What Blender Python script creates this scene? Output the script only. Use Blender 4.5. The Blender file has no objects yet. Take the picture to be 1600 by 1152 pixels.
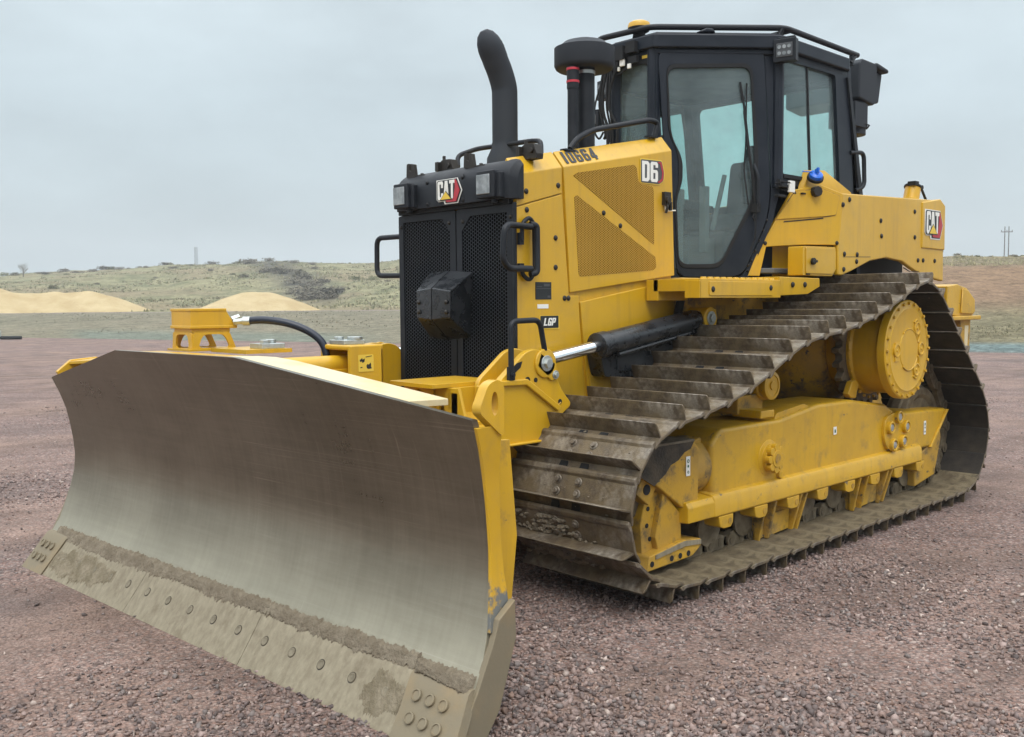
import bpy, bmesh, math, random
import numpy as np
from math import sin, cos, pi, radians, atan2, hypot, sqrt
from mathutils import Vector, Matrix
random.seed(7); rng = np.random.default_rng(7)
D = bpy.data; SC = bpy.context.scene; COL = SC.collection

# ------------------------------------------------------------------ camera, world, sun, exposure
CAM = Vector((6.5, 4.66, 1.65))
cam = D.cameras.new("camera"); co = D.objects.new("camera", cam); COL.objects.link(co)
cam.sensor_width = 36.0; cam.lens = 33.79; cam.clip_start = 0.1; cam.clip_end = 6000
right = Vector((-0.72383136, 0.68993493, -0.00761331)); up = -Vector((0.05222581, 0.04378248, -0.99767508)); back = -Vector((-0.68799755, -0.72254611, -0.06772354))
m = Matrix.Identity(4)
for i in range(3):
    m[i][0] = right[i]; m[i][1] = up[i]; m[i][2] = back[i]; m[i][3] = CAM[i]
co.matrix_world = m
SC.camera = co
SUN_EL, SUN_AZ = radians(55), radians(48)        # azimuth measured from +X towards +Y
sun = D.lights.new("sun", 'SUN'); sun.energy = 1.5; sun.angle = radians(24); sun.color = (1.0, .95, .88)
so = D.objects.new("sun", sun); COL.objects.link(so)
so.rotation_euler = Vector((cos(SUN_AZ) * cos(SUN_EL), sin(SUN_AZ) * cos(SUN_EL), sin(SUN_EL))).to_track_quat('Z', 'Y').to_euler()
w = D.worlds.new("World"); SC.world = w; w.use_nodes = True
nt = w.node_tree; nt.nodes.clear()
def wn(t, **k):
    n = nt.nodes.new(t)
    for a, b in k.items(): setattr(n, a, b)
    return n
wo = wn('ShaderNodeOutputWorld'); bg = wn('ShaderNodeBackground'); sky = wn('ShaderNodeTexSky')
sky.sky_type = 'NISHITA'; sky.sun_disc = False; sky.sun_elevation = SUN_EL; sky.sun_rotation = pi / 2 - SUN_AZ
sky.air_density = 1.2; sky.dust_density = 3.0
tc = wn('ShaderNodeTexCoord'); sep = wn('ShaderNodeSeparateXYZ'); nt.links.new(tc.outputs['Generated'], sep.inputs[0])
rmp = wn('ShaderNodeValToRGB')                    # a closed cloud deck: grey at the horizon, brighter overhead
el = rmp.color_ramp.elements
el[0].position = 0.0; el[0].color = (4.6, 5.5, 5.9, 1)
el[1].position = 1.0; el[1].color = (25.0, 25.6, 26.0, 1)
for p, cc in ((.1, (4.7, 5.6, 6.0, 1)), (.2, (5.2, 6.15, 6.6, 1)), (.33, (6.1, 7.0, 7.4, 1)), (.6, (14., 14.8, 15.3, 1))):
    e = el.new(p); e.color = cc
nt.links.new(sep.outputs[2], rmp.inputs[0])
mp = wn('ShaderNodeMapping'); mp.inputs['Scale'].default_value = (1.0, 1.0, 2.4); nt.links.new(tc.outputs['Generated'], mp.inputs[0])
ns = wn('ShaderNodeTexNoise'); ns.inputs['Scale'].default_value = 3.4; ns.inputs['Detail'].default_value = 6; ns.inputs['Roughness'].default_value = .5
nt.links.new(mp.outputs[0], ns.inputs['Vector'])
mr = wn('ShaderNodeMapRange'); mr.inputs[1].default_value = .3; mr.inputs[2].default_value = .7; mr.inputs[3].default_value = .88; mr.inputs[4].default_value = 1.18
nt.links.new(ns.outputs['Fac'], mr.inputs[0])
ml = wn('ShaderNodeVectorMath', operation='SCALE'); nt.links.new(rmp.outputs[0], ml.inputs[0]); nt.links.new(mr.outputs[0], ml.inputs['Scale'])
mx = wn('ShaderNodeMix', data_type='RGBA'); mx.inputs[0].default_value = .92
nt.links.new(sky.outputs[0], mx.inputs[6]); nt.links.new(ml.outputs[0], mx.inputs[7])
nt.links.new(mx.outputs[2], bg.inputs[0]); bg.inputs[1].default_value = .13
nt.links.new(bg.outputs[0], wo.inputs[0])
SC.view_settings.view_transform = 'Standard'; SC.view_settings.look = 'None'; SC.view_settings.exposure = -0.06; SC.view_settings.gamma = 1.0
SC.render.engine = 'CYCLES'
SC.cycles.max_bounces = 8; SC.cycles.transparent_max_bounces = 16

# ------------------------------------------------------------------ materials
def lerp(a, b, t): return tuple(a[i] + (b[i] - a[i]) * t for i in range(3))
def material(name, col, rough=.5, metal=0.0, spec=.5, col2=None, scale=6.0, lo=.4, hi=.65, detail=6.0, rough2=None, bump=0.0, bscale=40.0, stretch=(1, 1, 1), coat=0.0,
             dirt=None, dscale=3.0, dlo=.5, dhi=.62, damt=1.0, bdist=.01, chips=None, clo=.66, cscale=26, runs=0.0):
    M = D.materials.new(name); M.use_nodes = True; t = M.node_tree; b = t.nodes['Principled BSDF']
    def N(ty, **k):
        n = t.nodes.new(ty)
        for a, v in k.items(): setattr(n, a, v)
        return n
    b.inputs['Roughness'].default_value = rough; b.inputs['Metallic'].default_value = metal
    b.inputs['Specular IOR Level'].default_value = spec; b.inputs['Coat Weight'].default_value = coat; b.inputs['Coat Roughness'].default_value = .15
    b.inputs['Base Color'].default_value = (*col, 1)
    tc = N('ShaderNodeTexCoord'); mp = N('ShaderNodeMapping'); mp.inputs['Scale'].default_value = stretch
    t.links.new(tc.outputs['Object'], mp.inputs[0])
    out = None
    if col2 is not None:
        ns = N('ShaderNodeTexNoise'); ns.inputs['Scale'].default_value = scale; ns.inputs['Detail'].default_value = detail; ns.inputs['Roughness'].default_value = .6
        t.links.new(mp.outputs[0], ns.inputs['Vector'])
        r = N('ShaderNodeMapRange'); r.inputs[1].default_value = lo; r.inputs[2].default_value = hi; t.links.new(ns.outputs['Fac'], r.inputs[0])
        mix = N('ShaderNodeMix', data_type='RGBA'); mix.inputs[6].default_value = (*col, 1); mix.inputs[7].default_value = (*col2, 1)
        t.links.new(r.outputs[0], mix.inputs[0]); out = mix.outputs[2]; fac = r.outputs[0]
        if rough2 is not None:
            rr = N('ShaderNodeMapRange'); rr.inputs[3].default_value = rough; rr.inputs[4].default_value = rough2
            t.links.new(fac, rr.inputs[0]); t.links.new(rr.outputs[0], b.inputs['Roughness'])
    if dirt is not None:
        ns = N('ShaderNodeTexNoise'); ns.inputs['Scale'].default_value = dscale; ns.inputs['Detail'].default_value = 9; ns.inputs['Roughness'].default_value = .68
        t.links.new(tc.outputs['Object'], ns.inputs['Vector'])
        r = N('ShaderNodeMapRange'); r.inputs[1].default_value = dlo; r.inputs[2].default_value = dhi; r.inputs[4].default_value = damt; t.links.new(ns.outputs['Fac'], r.inputs[0])
        mix = N('ShaderNodeMix', data_type='RGBA'); mix.inputs[6].default_value = (*col, 1); mix.inputs[7].default_value = (*dirt, 1)
        if out: t.links.new(out, mix.inputs[6])
        t.links.new(r.outputs[0], mix.inputs[0]); out = mix.outputs[2]
    if runs:                                      # vertical run marks left by rain in the dust film
        m3 = N('ShaderNodeMapping'); m3.inputs['Scale'].default_value = (9, 9, .7); t.links.new(tc.outputs['Object'], m3.inputs[0])
        ns = N('ShaderNodeTexNoise'); ns.inputs['Scale'].default_value = 2.2; ns.inputs['Detail'].default_value = 5; t.links.new(m3.outputs[0], ns.inputs['Vector'])
        r = N('ShaderNodeMapRange'); r.inputs[1].default_value = .52; r.inputs[2].default_value = .75; r.inputs[4].default_value = runs; t.links.new(ns.outputs['Fac'], r.inputs[0])
        mix = N('ShaderNodeMix', data_type='RGBA'); mix.inputs[6].default_value = (*col, 1); mix.inputs[7].default_value = (col[0] * .72, col[1] * .74, col[2] * 1.6 + .01, 1)
        if out: t.links.new(out, mix.inputs[6])
        t.links.new(r.outputs[0], mix.inputs[0]); out = mix.outputs[2]
    if chips is not None:                         # small scuffs down to primer and steel
        m3 = N('ShaderNodeMapping'); m3.inputs['Scale'].default_value = (.45, 1, 1); t.links.new(tc.outputs['Object'], m3.inputs[0])
        ns = N('ShaderNodeTexNoise'); ns.inputs['Scale'].default_value = cscale; ns.inputs['Detail'].default_value = 5; ns.inputs['Roughness'].default_value = .7; t.links.new(m3.outputs[0], ns.inputs['Vector'])
        r = N('ShaderNodeMapRange'); r.inputs[1].default_value = clo; r.inputs[2].default_value = clo + .015; t.links.new(ns.outputs['Fac'], r.inputs[0])
        mix = N('ShaderNodeMix', data_type='RGBA'); mix.inputs[6].default_value = (*col, 1); mix.inputs[7].default_value = (*chips, 1)
        if out: t.links.new(out, mix.inputs[6])
        t.links.new(r.outputs[0], mix.inputs[0]); out = mix.outputs[2]
    if out: t.links.new(out, b.inputs['Base Color'])
    if bump:
        ns = N('ShaderNodeTexNoise'); ns.inputs['Scale'].default_value = bscale; ns.inputs['Detail'].default_value = 8; ns.inputs['Roughness'].default_value = .65
        t.links.new(tc.outputs['Object'], ns.inputs['Vector'])
        bp = N('ShaderNodeBump'); bp.inputs['Strength'].default_value = bump; bp.inputs['Distance'].default_value = bdist
        t.links.new(ns.outputs['Fac'], bp.inputs['Height']); t.links.new(bp.outputs[0], b.inputs['Normal'])
    return M

YEL = (.60, .345, .009)
MY = material("yellow_paint", YEL, .34, 0, .5, col2=(.55, .315, .012), scale=1.6, rough2=.46, bump=.05, bscale=260, bdist=.002, dirt=(.43, .275, .05), dscale=4, dlo=.52, dhi=.78, damt=.6, runs=.5, coat=.25)
MYD = material("dusty_yellow_paint", (.58, .335, .010), .36, 0, .5, col2=(.50, .29, .02), scale=2.2, rough2=.55, bump=.10, bscale=120, bdist=.003, dirt=(.25, .165, .055), dscale=8, dlo=.54, dhi=.74, damt=.75, chips=(.10, .085, .065), clo=.665, cscale=14, runs=.6, coat=.15)
MYM = material("muddy_yellow_paint", (.50, .285, .025), .5, 0, .4, col2=(.38, .23, .05), scale=4.0, rough2=.75, bump=.3, bscale=70, bdist=.006, dirt=(.13, .095, .05), dscale=7, dlo=.5, dhi=.64, damt=.95, chips=(.09, .075, .055), clo=.64, cscale=16)
MYP = material("pale_yellow_sky_sheen", (.62, .53, .33), .4, 0, .5, col2=(.58, .43, .18), scale=3.0, lo=.5, hi=.75)  # pale tone: wet sky reflection on the blade's top flange, put into the colour
MB_ = material("black_paint", (.009, .011, .015), .42, 0, .28, col2=(.019, .022, .028), scale=5, rough2=.6, bump=.05, bscale=300, bdist=.001)
MCAB = material("cab_paint", (.008, .012, .020), .40, 0, .28, col2=(.015, .020, .03), scale=4, rough2=.58, bump=.05, bscale=300, bdist=.001)
MGLB = material("gloss_black", (.012, .014, .017), .22, 0, .5, col2=(.03, .033, .038), scale=9, rough2=.4)
MRUB = material("rubber", (.014, .015, .017), .7, 0, .3)
MHOSE = material("hose_sleeve", (.008, .014, .03), .38, 0, .5, bump=.3, bscale=150, bdist=.002)
MCHR = material("chrome", (.82, .84, .86), .08, 1.0)
MZINC = material("zinc", (.52, .56, .55), .4, .8, col2=(.42, .45, .44), scale=30)
MBOLT = material("black_bolt", (.02, .017, .014), .55, .2)
MSHOE = material("shoe_steel", (.14, .106, .063), .5, .15, .5, col2=(.33, .30, .255), scale=3.2, lo=.50, hi=.66, rough2=.32, bump=.7, bscale=45, bdist=.006, dirt=(.062, .044, .028), dscale=6, dlo=.45, dhi=.6, damt=.9)
MTIP = material("worn_grouser_tip", (.27, .235, .18), .5, .4, .5, col2=(.16, .13, .09), scale=14, lo=.45, hi=.6)
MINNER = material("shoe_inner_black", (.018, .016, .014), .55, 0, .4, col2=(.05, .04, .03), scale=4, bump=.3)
MINMUD = material("shoe_inner_mud", (.115, .09, .055), .7, 0, .3, col2=(.20, .165, .105), scale=7, bump=.9, bscale=40, bdist=.008, dirt=(.075, .058, .036), dscale=9, dlo=.5, dhi=.62, damt=.9)
MLINK = material("link_steel", (.115, .09, .056), .7, .2, .4, col2=(.22, .18, .12), scale=9, bump=.5, bscale=60, bdist=.006)
MSHBLT = material("shoe_bolt", (.24, .21, .17), .5, .5, col2=(.12, .095, .07), scale=20)
MMUD = material("dried_mud", (.20, .165, .12), .95, 0, .15, col2=(.275, .235, .175), scale=16, bump=1.0, bscale=55, bdist=.02)
MEDGE = material("edge_steel", (.225, .19, .13), .6, .25, .4, col2=(.315, .275, .195), scale=9, lo=.35, hi=.68, stretch=(3.5, 3.5, .25), bump=.35, bscale=30, bdist=.006, dirt=(.16, .125, .08), dscale=6, dlo=.55, dhi=.7, damt=.7)
MBIT = material("end_bit_steel", (.225, .19, .13), .65, .2, .3, col2=(.29, .215, .12), scale=4, lo=.5, hi=.75, bump=.3, bscale=30, bdist=.005)
MTEX = material("grey_plastic", (.03, .035, .043), .7, 0, .25, bump=.25, bscale=220, bdist=.002)
MSEAT = material("seat_fabric", (.03, .034, .038), .9, 0, .2)
MINT = material("cab_interior", (.12, .125, .13), .8, 0, .2)
MBLUE = material("blue_plastic", (.01, .13, .62), .35, 0, .5)
MAMB = material("amber_plastic", (.62, .36, .04), .4, 0, .5)
MWHT = material("white_label", (.78, .78, .74), .5)
MGRNL = material("green_print", (.02, .10, .06), .5)
MRED = material("red_print", (.42, .03, .045), .45)
MLTY = material("yellow_print", (.72, .50, .06), .5)
MDEC = material("black_decal", (.012, .016, .018), .4)
MGRYL = material("grey_decal", (.06, .064, .07), .4)
MSTN = material("stencil_paint", (.045, .048, .055), .7)
MLENS = material("lamp_lens", (.20, .22, .23), .15, .2, .6, col2=(.34, .36, .37), scale=18)
MGRIME = material("grime", (.035, .03, .025), .7, 0, .3, col2=(.09, .07, .045), scale=9, bump=.5, bscale=60)
def worn_plate():
    M = MY.copy(); M.name = 'worn_yellow_plate'; t = M.node_tree; b = t.nodes['Principled BSDF']; src = b.inputs['Base Color'].links[0].from_socket
    tc = t.nodes.new('ShaderNodeTexCoord'); sp = t.nodes.new('ShaderNodeSeparateXYZ'); t.links.new(tc.outputs['Object'], sp.inputs[0])
    n = t.nodes.new('ShaderNodeTexNoise'); n.inputs['Scale'].default_value = 11; n.inputs['Detail'].default_value = 9; n.inputs['Roughness'].default_value = .7; t.links.new(tc.outputs['Object'], n.inputs['Vector'])
    a = t.nodes.new('ShaderNodeMath'); a.operation = 'MULTIPLY_ADD'; t.links.new(n.outputs['Fac'], a.inputs[0]); a.inputs[1].default_value = .9; t.links.new(sp.outputs[2], a.inputs[2])
    r = t.nodes.new('ShaderNodeMapRange'); r.inputs[1].default_value = 1.02; r.inputs[2].default_value = .93; t.links.new(a.outputs[0], r.inputs[0])
    m = t.nodes.new('ShaderNodeMix'); m.data_type = 'RGBA'; t.links.new(r.outputs[0], m.inputs[0]); t.links.new(src, m.inputs[6]); m.inputs[7].default_value = (.13, .135, .13, 1); t.links.new(m.outputs[2], b.inputs['Base Color'])
    return M
MWORN = worn_plate()
MBLTE = material('plow_bolt_steel', (.17, .145, .10), .6, .3, .4, col2=(.26, .225, .16), scale=20)
MMUD2 = material('smeared_mud', (.185, .155, .105), .92, 0, .15, col2=(.275, .235, .17), scale=12, bump=1.0, bscale=40, bdist=.015)
MTEAL = material("tape_red", (.5, .03, .05), .5)

def blade_material():
    M = D.materials.new("worn_blade_steel"); M.use_nodes = True; t = M.node_tree; b = t.nodes['Principled BSDF']
    tc = t.nodes.new('ShaderNodeTexCoord')
    def noise(sc, st, det=6):
        mp = t.nodes.new('ShaderNodeMapping'); mp.inputs['Scale'].default_value = st; t.links.new(tc.outputs['Object'], mp.inputs[0])
        n = t.nodes.new('ShaderNodeTexNoise'); n.inputs['Scale'].default_value = sc; n.inputs['Detail'].default_value = det; n.inputs['Roughness'].default_value = .62
        t.links.new(mp.outputs[0], n.inputs['Vector']); return n.outputs['Fac']
    def math(op, a, c, d=None):
        n = t.nodes.new('ShaderNodeMath'); n.operation = op
        for i, v in enumerate((a, c, d)):
            if v is None: continue
            if isinstance(v, (int, float)): n.inputs[i].default_value = v
            else: t.links.new(v, n.inputs[i])
        return n.outputs[0]
    def mix(f, a, c):
        n = t.nodes.new('ShaderNodeMix'); n.data_type = 'RGBA'; t.links.new(f, n.inputs[0])
        for k, v in ((6, a), (7, c)):
            if isinstance(v, tuple): n.inputs[k].default_value = (*v, 1)
            else: t.links.new(v, n.inputs[k])
        return n.outputs[2]
    def rng_(v, a, c, lo=0.0, hi=1.0):
        n = t.nodes.new('ShaderNodeMapRange'); n.inputs[1].default_value = a; n.inputs[2].default_value = c; n.inputs[3].default_value = lo; n.inputs[4].default_value = hi; t.links.new(v, n.inputs[0]); return n.outputs[0]
    streak = noise(4, (1, 9, .5)); cloud = noise(1.6, (.6, .8, 1.6)); grain = noise(300, (1, 1, 1), 2); scr = noise(2.5, (1, .5, 22), 4)
    v = math('ADD', math('MULTIPLY', streak, .22), math('ADD', math('MULTIPLY', cloud, .62), math('MULTIPLY', scr, .16)))
    base = mix(rng_(v, .38, .62), (.15, .136, .10), (.235, .215, .165))
    # dusty, polished lower half: soil wear and sky reflection both painted pale; its edge wanders
    sp = t.nodes.new('ShaderNodeSeparateXYZ'); t.links.new(tc.outputs['Object'], sp.inputs[0])
    edge = noise(.9, (1, 1, .3), 9)
    h = math('ADD', sp.outputs[2], math('MULTIPLY', math('SUBTRACT', edge, .5), .5))
    rub_sheen = rng_(h, .80, .30)
    base = mix(math('MULTIPLY', rub_sheen, .95), base, mix(rng_(v, .38, .62), (.31, .285, .215), (.42, .39, .30)))
    sc2 = noise(3.0, (1, .22, 60), 5); sc3 = noise(2.6, (1, 30, .5), 4); brk = noise(1.3, (1, 1, 1), 3)
    sm = math('MULTIPLY', math('MAXIMUM', rng_(sc2, .60, .68), math('MULTIPLY', rng_(sc3, .62, .70), .7)), rng_(brk, .42, .6, .05, .42))
    base = mix(sm, base, (.50, .46, .38))
    t.links.new(base, b.inputs['Base Color'])
    t.links.new(rng_(rub_sheen, 0, 1, .85, .55), b.inputs['Metallic'])
    t.links.new(math('ADD', rng_(rub_sheen, 0, 1, .30, .42), math('MULTIPLY', math('SUBTRACT', v, .5), .25)), b.inputs['Roughness'])
    bp = t.nodes.new('ShaderNodeBump'); bp.inputs['Strength'].default_value = .3; bp.inputs['Distance'].default_value = .0015
    t.links.new(grain, bp.inputs['Height']); t.links.new(bp.outputs[0], b.inputs['Normal'])
    return M
MBLADE = blade_material()

def mesh_material(name, solid, hole, pitch, plane, hr=.33, rough=.5):
    """perforated sheet: a hexagonal grid of holes worked out from the object coordinates; plane = which two axes"""
    M = D.materials.new(name); M.use_nodes = True; t = M.node_tree; b = t.nodes['Principled BSDF']
    tc = t.nodes.new('ShaderNodeTexCoord'); sp = t.nodes.new('ShaderNodeSeparateXYZ'); t.links.new(tc.outputs['Object'], sp.inputs[0])
    def mth(op, a, bb=None, c=None):
        n = t.nodes.new('ShaderNodeMath'); n.operation = op
        for i, v in enumerate((a, bb, c)):
            if v is None: continue
            if isinstance(v, (int, float)): n.inputs[i].default_value = v
            else: t.links.new(v, n.inputs[i])
        return n.outputs[0]
    u = sp.outputs[plane[0]]; v = sp.outputs[plane[1]]
    def cell(ou, ov):
        uu = mth('SUBTRACT', mth('FRACT', mth('ADD', mth('DIVIDE', u, pitch), ou)), .5)
        vv = mth('MULTIPLY', mth('SUBTRACT', mth('FRACT', mth('ADD', mth('DIVIDE', v, pitch * 1.732), ov)), .5), 1.732)
        return mth('ADD', mth('MULTIPLY', uu, uu), mth('MULTIPLY', vv, vv))
    d = mth('MINIMUM', cell(50, 50), cell(50.5, 50.5))
    f = mth('LESS_THAN', d, hr * hr)
    mx = t.nodes.new('ShaderNodeMix'); mx.data_type = 'RGBA'; t.links.new(f, mx.inputs[0]); mx.inputs[6].default_value = (*solid, 1)
    ns = t.nodes.new('ShaderNodeTexNoise'); ns.inputs['Scale'].default_value = 3.0; ns.inputs['Detail'].default_value = 3; t.links.new(tc.outputs['Object'], ns.inputs['Vector'])
    hm = t.nodes.new('ShaderNodeMix'); hm.data_type = 'RGBA'; hm.inputs[6].default_value = (*hole[0], 1); hm.inputs[7].default_value = (*hole[1], 1)
    r = t.nodes.new('ShaderNodeMapRange'); r.inputs[1].default_value = .45; r.inputs[2].default_value = .7; t.links.new(ns.outputs['Fac'], r.inputs[0]); t.links.new(r.outputs[0], hm.inputs[0])
    t.links.new(hm.outputs[2], mx.inputs[7]); t.links.new(mx.outputs[2], b.inputs['Base Color'])
    b.inputs['Roughness'].default_value = rough
    sp2 = mth('MULTIPLY', mth('SUBTRACT', 1.0, f), .3); t.links.new(sp2, b.inputs['Specular IOR Level'])
    bp = t.nodes.new('ShaderNodeBump'); bp.inputs['Strength'].default_value = .6; bp.inputs['Distance'].default_value = .004; bp.invert = True
    t.links.new(f, bp.inputs['Height']); t.links.new(bp.outputs[0], b.inputs['Normal'])
    return M
MGRILLE = mesh_material("grille_mesh", (.017, .021, .028), ((.0012, .0012, .0014), (.006, .005, .004)), .0225, (2, 1), .40)
MYMESH = mesh_material("yellow_mesh", (.46, .255, .03), ((.13, .075, .01), (.20, .115, .02)), .0150, (2, 0), .36)

def glass_material():
    M = D.materials.new("tinted_glass"); M.use_nodes = True; t = M.node_tree; t.nodes.clear()
    o = t.nodes.new('ShaderNodeOutputMaterial'); tr = t.nodes.new('ShaderNodeBsdfTransparent'); tr.inputs[0].default_value = (.76, .98, .945, 1)
    gl = t.nodes.new('ShaderNodeBsdfGlossy'); gl.inputs['Roughness'].default_value = .04; gl.inputs[0].default_value = (.8, .95, .95, 1)
    fr = t.nodes.new('ShaderNodeFresnel'); fr.inputs[0].default_value = 1.5
    m1 = t.nodes.new('ShaderNodeMixShader'); t.links.new(fr.outputs[0], m1.inputs[0]); t.links.new(tr.outputs[0], m1.inputs[1]); t.links.new(gl.outputs[0], m1.inputs[2])
    df = t.nodes.new('ShaderNodeBsdfDiffuse'); df.inputs[0].default_value = (.40, .50, .53, 1)
    tc = t.nodes.new('ShaderNodeTexCoord'); ns = t.nodes.new('ShaderNodeTexNoise'); ns.inputs['Scale'].default_value = 2.5; ns.inputs['Detail'].default_value = 10; ns.inputs['Roughness'].default_value = .75
    t.links.new(tc.outputs['Object'], ns.inputs['Vector'])
    mr = t.nodes.new('ShaderNodeMapRange'); mr.inputs[1].default_value = .3; mr.inputs[2].default_value = .8; mr.inputs[3].default_value = .08; mr.inputs[4].default_value = .34; t.links.new(ns.outputs['Fac'], mr.inputs[0])
    m2 = t.nodes.new('ShaderNodeMixShader'); t.links.new(mr.outputs[0], m2.inputs[0]); t.links.new(m1.outputs[0], m2.inputs[1]); t.links.new(df.outputs[0], m2.inputs[2])
    t.links.new(m2.outputs[0], o.inputs[0]); return M
MGLASS = glass_material()

# ------------------------------------------------------------------ mesh building helpers
class MB:
    def __init__(s): s.v = []; s.f = []; s.m = []; s.cur = 0
    def add(s, vs, fs):
        o = len(s.v); s.v += [tuple(v) for v in vs]
        for f in fs: s.f.append([i + o for i in f]); s.m.append(s.cur)
        return s
    def box(s, c, d, rot=None):
        x, y, z = d[0] / 2, d[1] / 2, d[2] / 2
        vs = [Vector(p) for p in ((-x, -y, -z), (x, -y, -z), (x, y, -z), (-x, y, -z), (-x, -y, z), (x, -y, z), (x, y, z), (-x, y, z))]
        if rot is not None: vs = [rot @ v for v in vs]
        c = Vector(c)
        return s.add([v + c for v in vs], [(3, 2, 1, 0), (4, 5, 6, 7), (0, 1, 5, 4), (1, 2, 6, 5), (2, 3, 7, 6), (3, 0, 4, 7)])
    def bb(s, x0, x1, y0, y1, z0, z1): return s.box(((x0 + x1) / 2, (y0 + y1) / 2, (z0 + z1) / 2), (abs(x1 - x0), abs(y1 - y0), abs(z1 - z0)))
    def prism(s, poly, vec):
        vec = Vector(vec); p = [Vector(q) for q in poly]; n = len(p)
        nrm = Vector((0, 0, 0))
        for i in range(n): nrm += p[i].cross(p[(i + 1) % n])
        if nrm.dot(vec) > 0: p.reverse()
        vs = p + [q + vec for q in p]
        fs = [list(range(n)), list(range(2 * n - 1, n - 1, -1))] + [(i, i + n, (i + 1) % n + n, (i + 1) % n) for i in range(n)]
        fs[2:] = [(a, b, c_, d_) for (a, b, c_, d_) in fs[2:]]
        return s.add(vs, fs)
    def xz(s, poly, y0, y1): return s.prism([(a, y0, b) for a, b in poly], (0, y1 - y0, 0))
    def yz(s, poly, x0, x1): return s.prism([(x0, a, b) for a, b in poly], (x1 - x0, 0, 0))
    def xy(s, poly, z0, z1): return s.prism([(a, b, z0) for a, b in poly], (0, 0, z1 - z0))
    def cyl(s, p0, p1, r, r2=None, n=20):
        p0 = Vector(p0); p1 = Vector(p1); r2 = r if r2 is None else r2
        a = (p1 - p0).normalized(); q = a.to_track_quat('Z', 'Y'); x = q @ Vector((1, 0, 0)); y = q @ Vector((0, 1, 0))
        vs = [p0 + (x * cos(2 * pi * i / n) + y * sin(2 * pi * i / n)) * r for i in range(n)] + [p1 + (x * cos(2 * pi * i / n) + y * sin(2 * pi * i / n)) * r2 for i in range(n)]
        return s.add(vs, [list(range(n - 1, -1, -1)), list(range(n, 2 * n))] + [(i, (i + 1) % n, (i + 1) % n + n, i + n) for i in range(n)])
    def lathe(s, o, axis, prof, n=32):
        o = Vector(o); a = Vector(axis).normalized(); q = a.to_track_quat('Z', 'Y'); x = q @ Vector((1, 0, 0)); y = q @ Vector((0, 1, 0))
        vs = []
        for r, h in prof: vs += [o + a * h + (x * cos(2 * pi * i / n) + y * sin(2 * pi * i / n)) * r for i in range(n)]
        fs = [list(range(n - 1, -1, -1)), list(range((len(prof) - 1) * n, len(prof) * n))]
        for k in range(len(prof) - 1): fs += [(k * n + i, k * n + (i + 1) % n, (k + 1) * n + (i + 1) % n, (k + 1) * n + i) for i in range(n)]
        return s.add(vs, fs)
    def tube(s, path, r, n=10, fil=0.0, closed=False):
        p = [Vector(q) for q in path]
        if fil:
            o = []
            for i, q in enumerate(p):
                if not closed and i in (0, len(p) - 1): o.append(q); continue
                a = p[i - 1] - q; b = p[(i + 1) % len(p)] - q; d = min(fil, a.length * .45, b.length * .45)
                A = q + a.normalized() * d; B = q + b.normalized() * d
                for k in range(7):
                    t = k / 6; o.append(A * (1 - t) ** 2 + q * 2 * t * (1 - t) + B * t * t)
            p = o
        rr = r if isinstance(r, (list, tuple)) else [r] * len(p)
        N = len(p); vs = []; prev = None
        for i in range(N):
            if closed: t = (p[(i + 1) % N] - p[i - 1]).normalized()
            else: t = (p[min(i + 1, N - 1)] - p[max(i - 1, 0)]).normalized()
            if prev is None: x = t.orthogonal().normalized()
            else:
                x = prev - t * prev.dot(t)
                x = x.normalized() if x.length > 1e-6 else t.orthogonal().normalized()
            prev = x; y = t.cross(x)
            vs += [p[i] + (x * cos(2 * pi * k / n) + y * sin(2 * pi * k / n)) * rr[i] for k in range(n)]
        fs = []
        for i in range(N if closed else N - 1):
            j = (i + 1) % N
            fs += [(i * n + k, i * n + (k + 1) % n, j * n + (k + 1) % n, j * n + k) for k in range(n)]
        if not closed: fs += [list(range(n - 1, -1, -1)), list(range((N - 1) * n, N * n))]
        return s.add(vs, fs)
    def bolt(s, p, nrm, r=.017, h=.012, n=6, washer=True):
        p = Vector(p); a = Vector(nrm).normalized()
        if washer: s.cyl(p - a * .003, p + a * h * .35, r * 1.45, n=14)
        return s.cyl(p + a * h * .3, p + a * h, r, r * .92, n=n)
    def dome(s, p, nrm, r=.014, h=.009, n=12):
        return s.lathe(Vector(p), nrm, [(r, -.004), (r, h * .3), (r * .75, h * .8), (r * .3, h)], n)
    def ring(s, outer, inner, fn, d, n=72):
        """flat frame between two closed outlines (2-D), mapped by fn(u,v,depth), d = thickness"""
        cx = sum(p[0] for p in inner) / len(inner); cy = sum(p[1] for p in inner) / len(inner)
        angs = sorted(set([round(atan2(p[1] - cy, p[0] - cx), 5) for p in outer + inner] + [round(-pi + 2 * pi * i / n, 5) for i in range(n)]))
        def hit(poly, a):
            dx, dy = cos(a), sin(a); best = 0
            for i in range(len(poly)):
                x1, y1 = poly[i][0] - cx, poly[i][1] - cy; x2, y2 = poly[(i + 1) % len(poly)][0] - cx, poly[(i + 1) % len(poly)][1] - cy
                den = dx * (y2 - y1) - dy * (x2 - x1)
                if abs(den) < 1e-12: continue
                t = (x1 * (y2 - y1) - y1 * (x2 - x1)) / den; q = (x1 * dy - y1 * dx) / den
                if t > 0 and -1e-6 <= q <= 1 + 1e-6: best = max(best, t)
            return cx + dx * best, cy + dy * best
        O = [hit(outer, a) for a in angs]; I = [hit(inner, a) for a in angs]; k = len(angs)
        vs = [fn(*p, d) for p in O] + [fn(*p, d) for p in I] + [fn(*p, 0) for p in O] + [fn(*p, 0) for p in I]
        fs = []
        for i in range(k):
            j = (i + 1) % k
            fs += [(i, j, k + j, k + i), (2 * k + i, 3 * k + i, 3 * k + j, 2 * k + j), (i, 2 * k + i, 2 * k + j, j), (k + i, k + j, 3 * k + j, 3 * k + i)]
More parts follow.
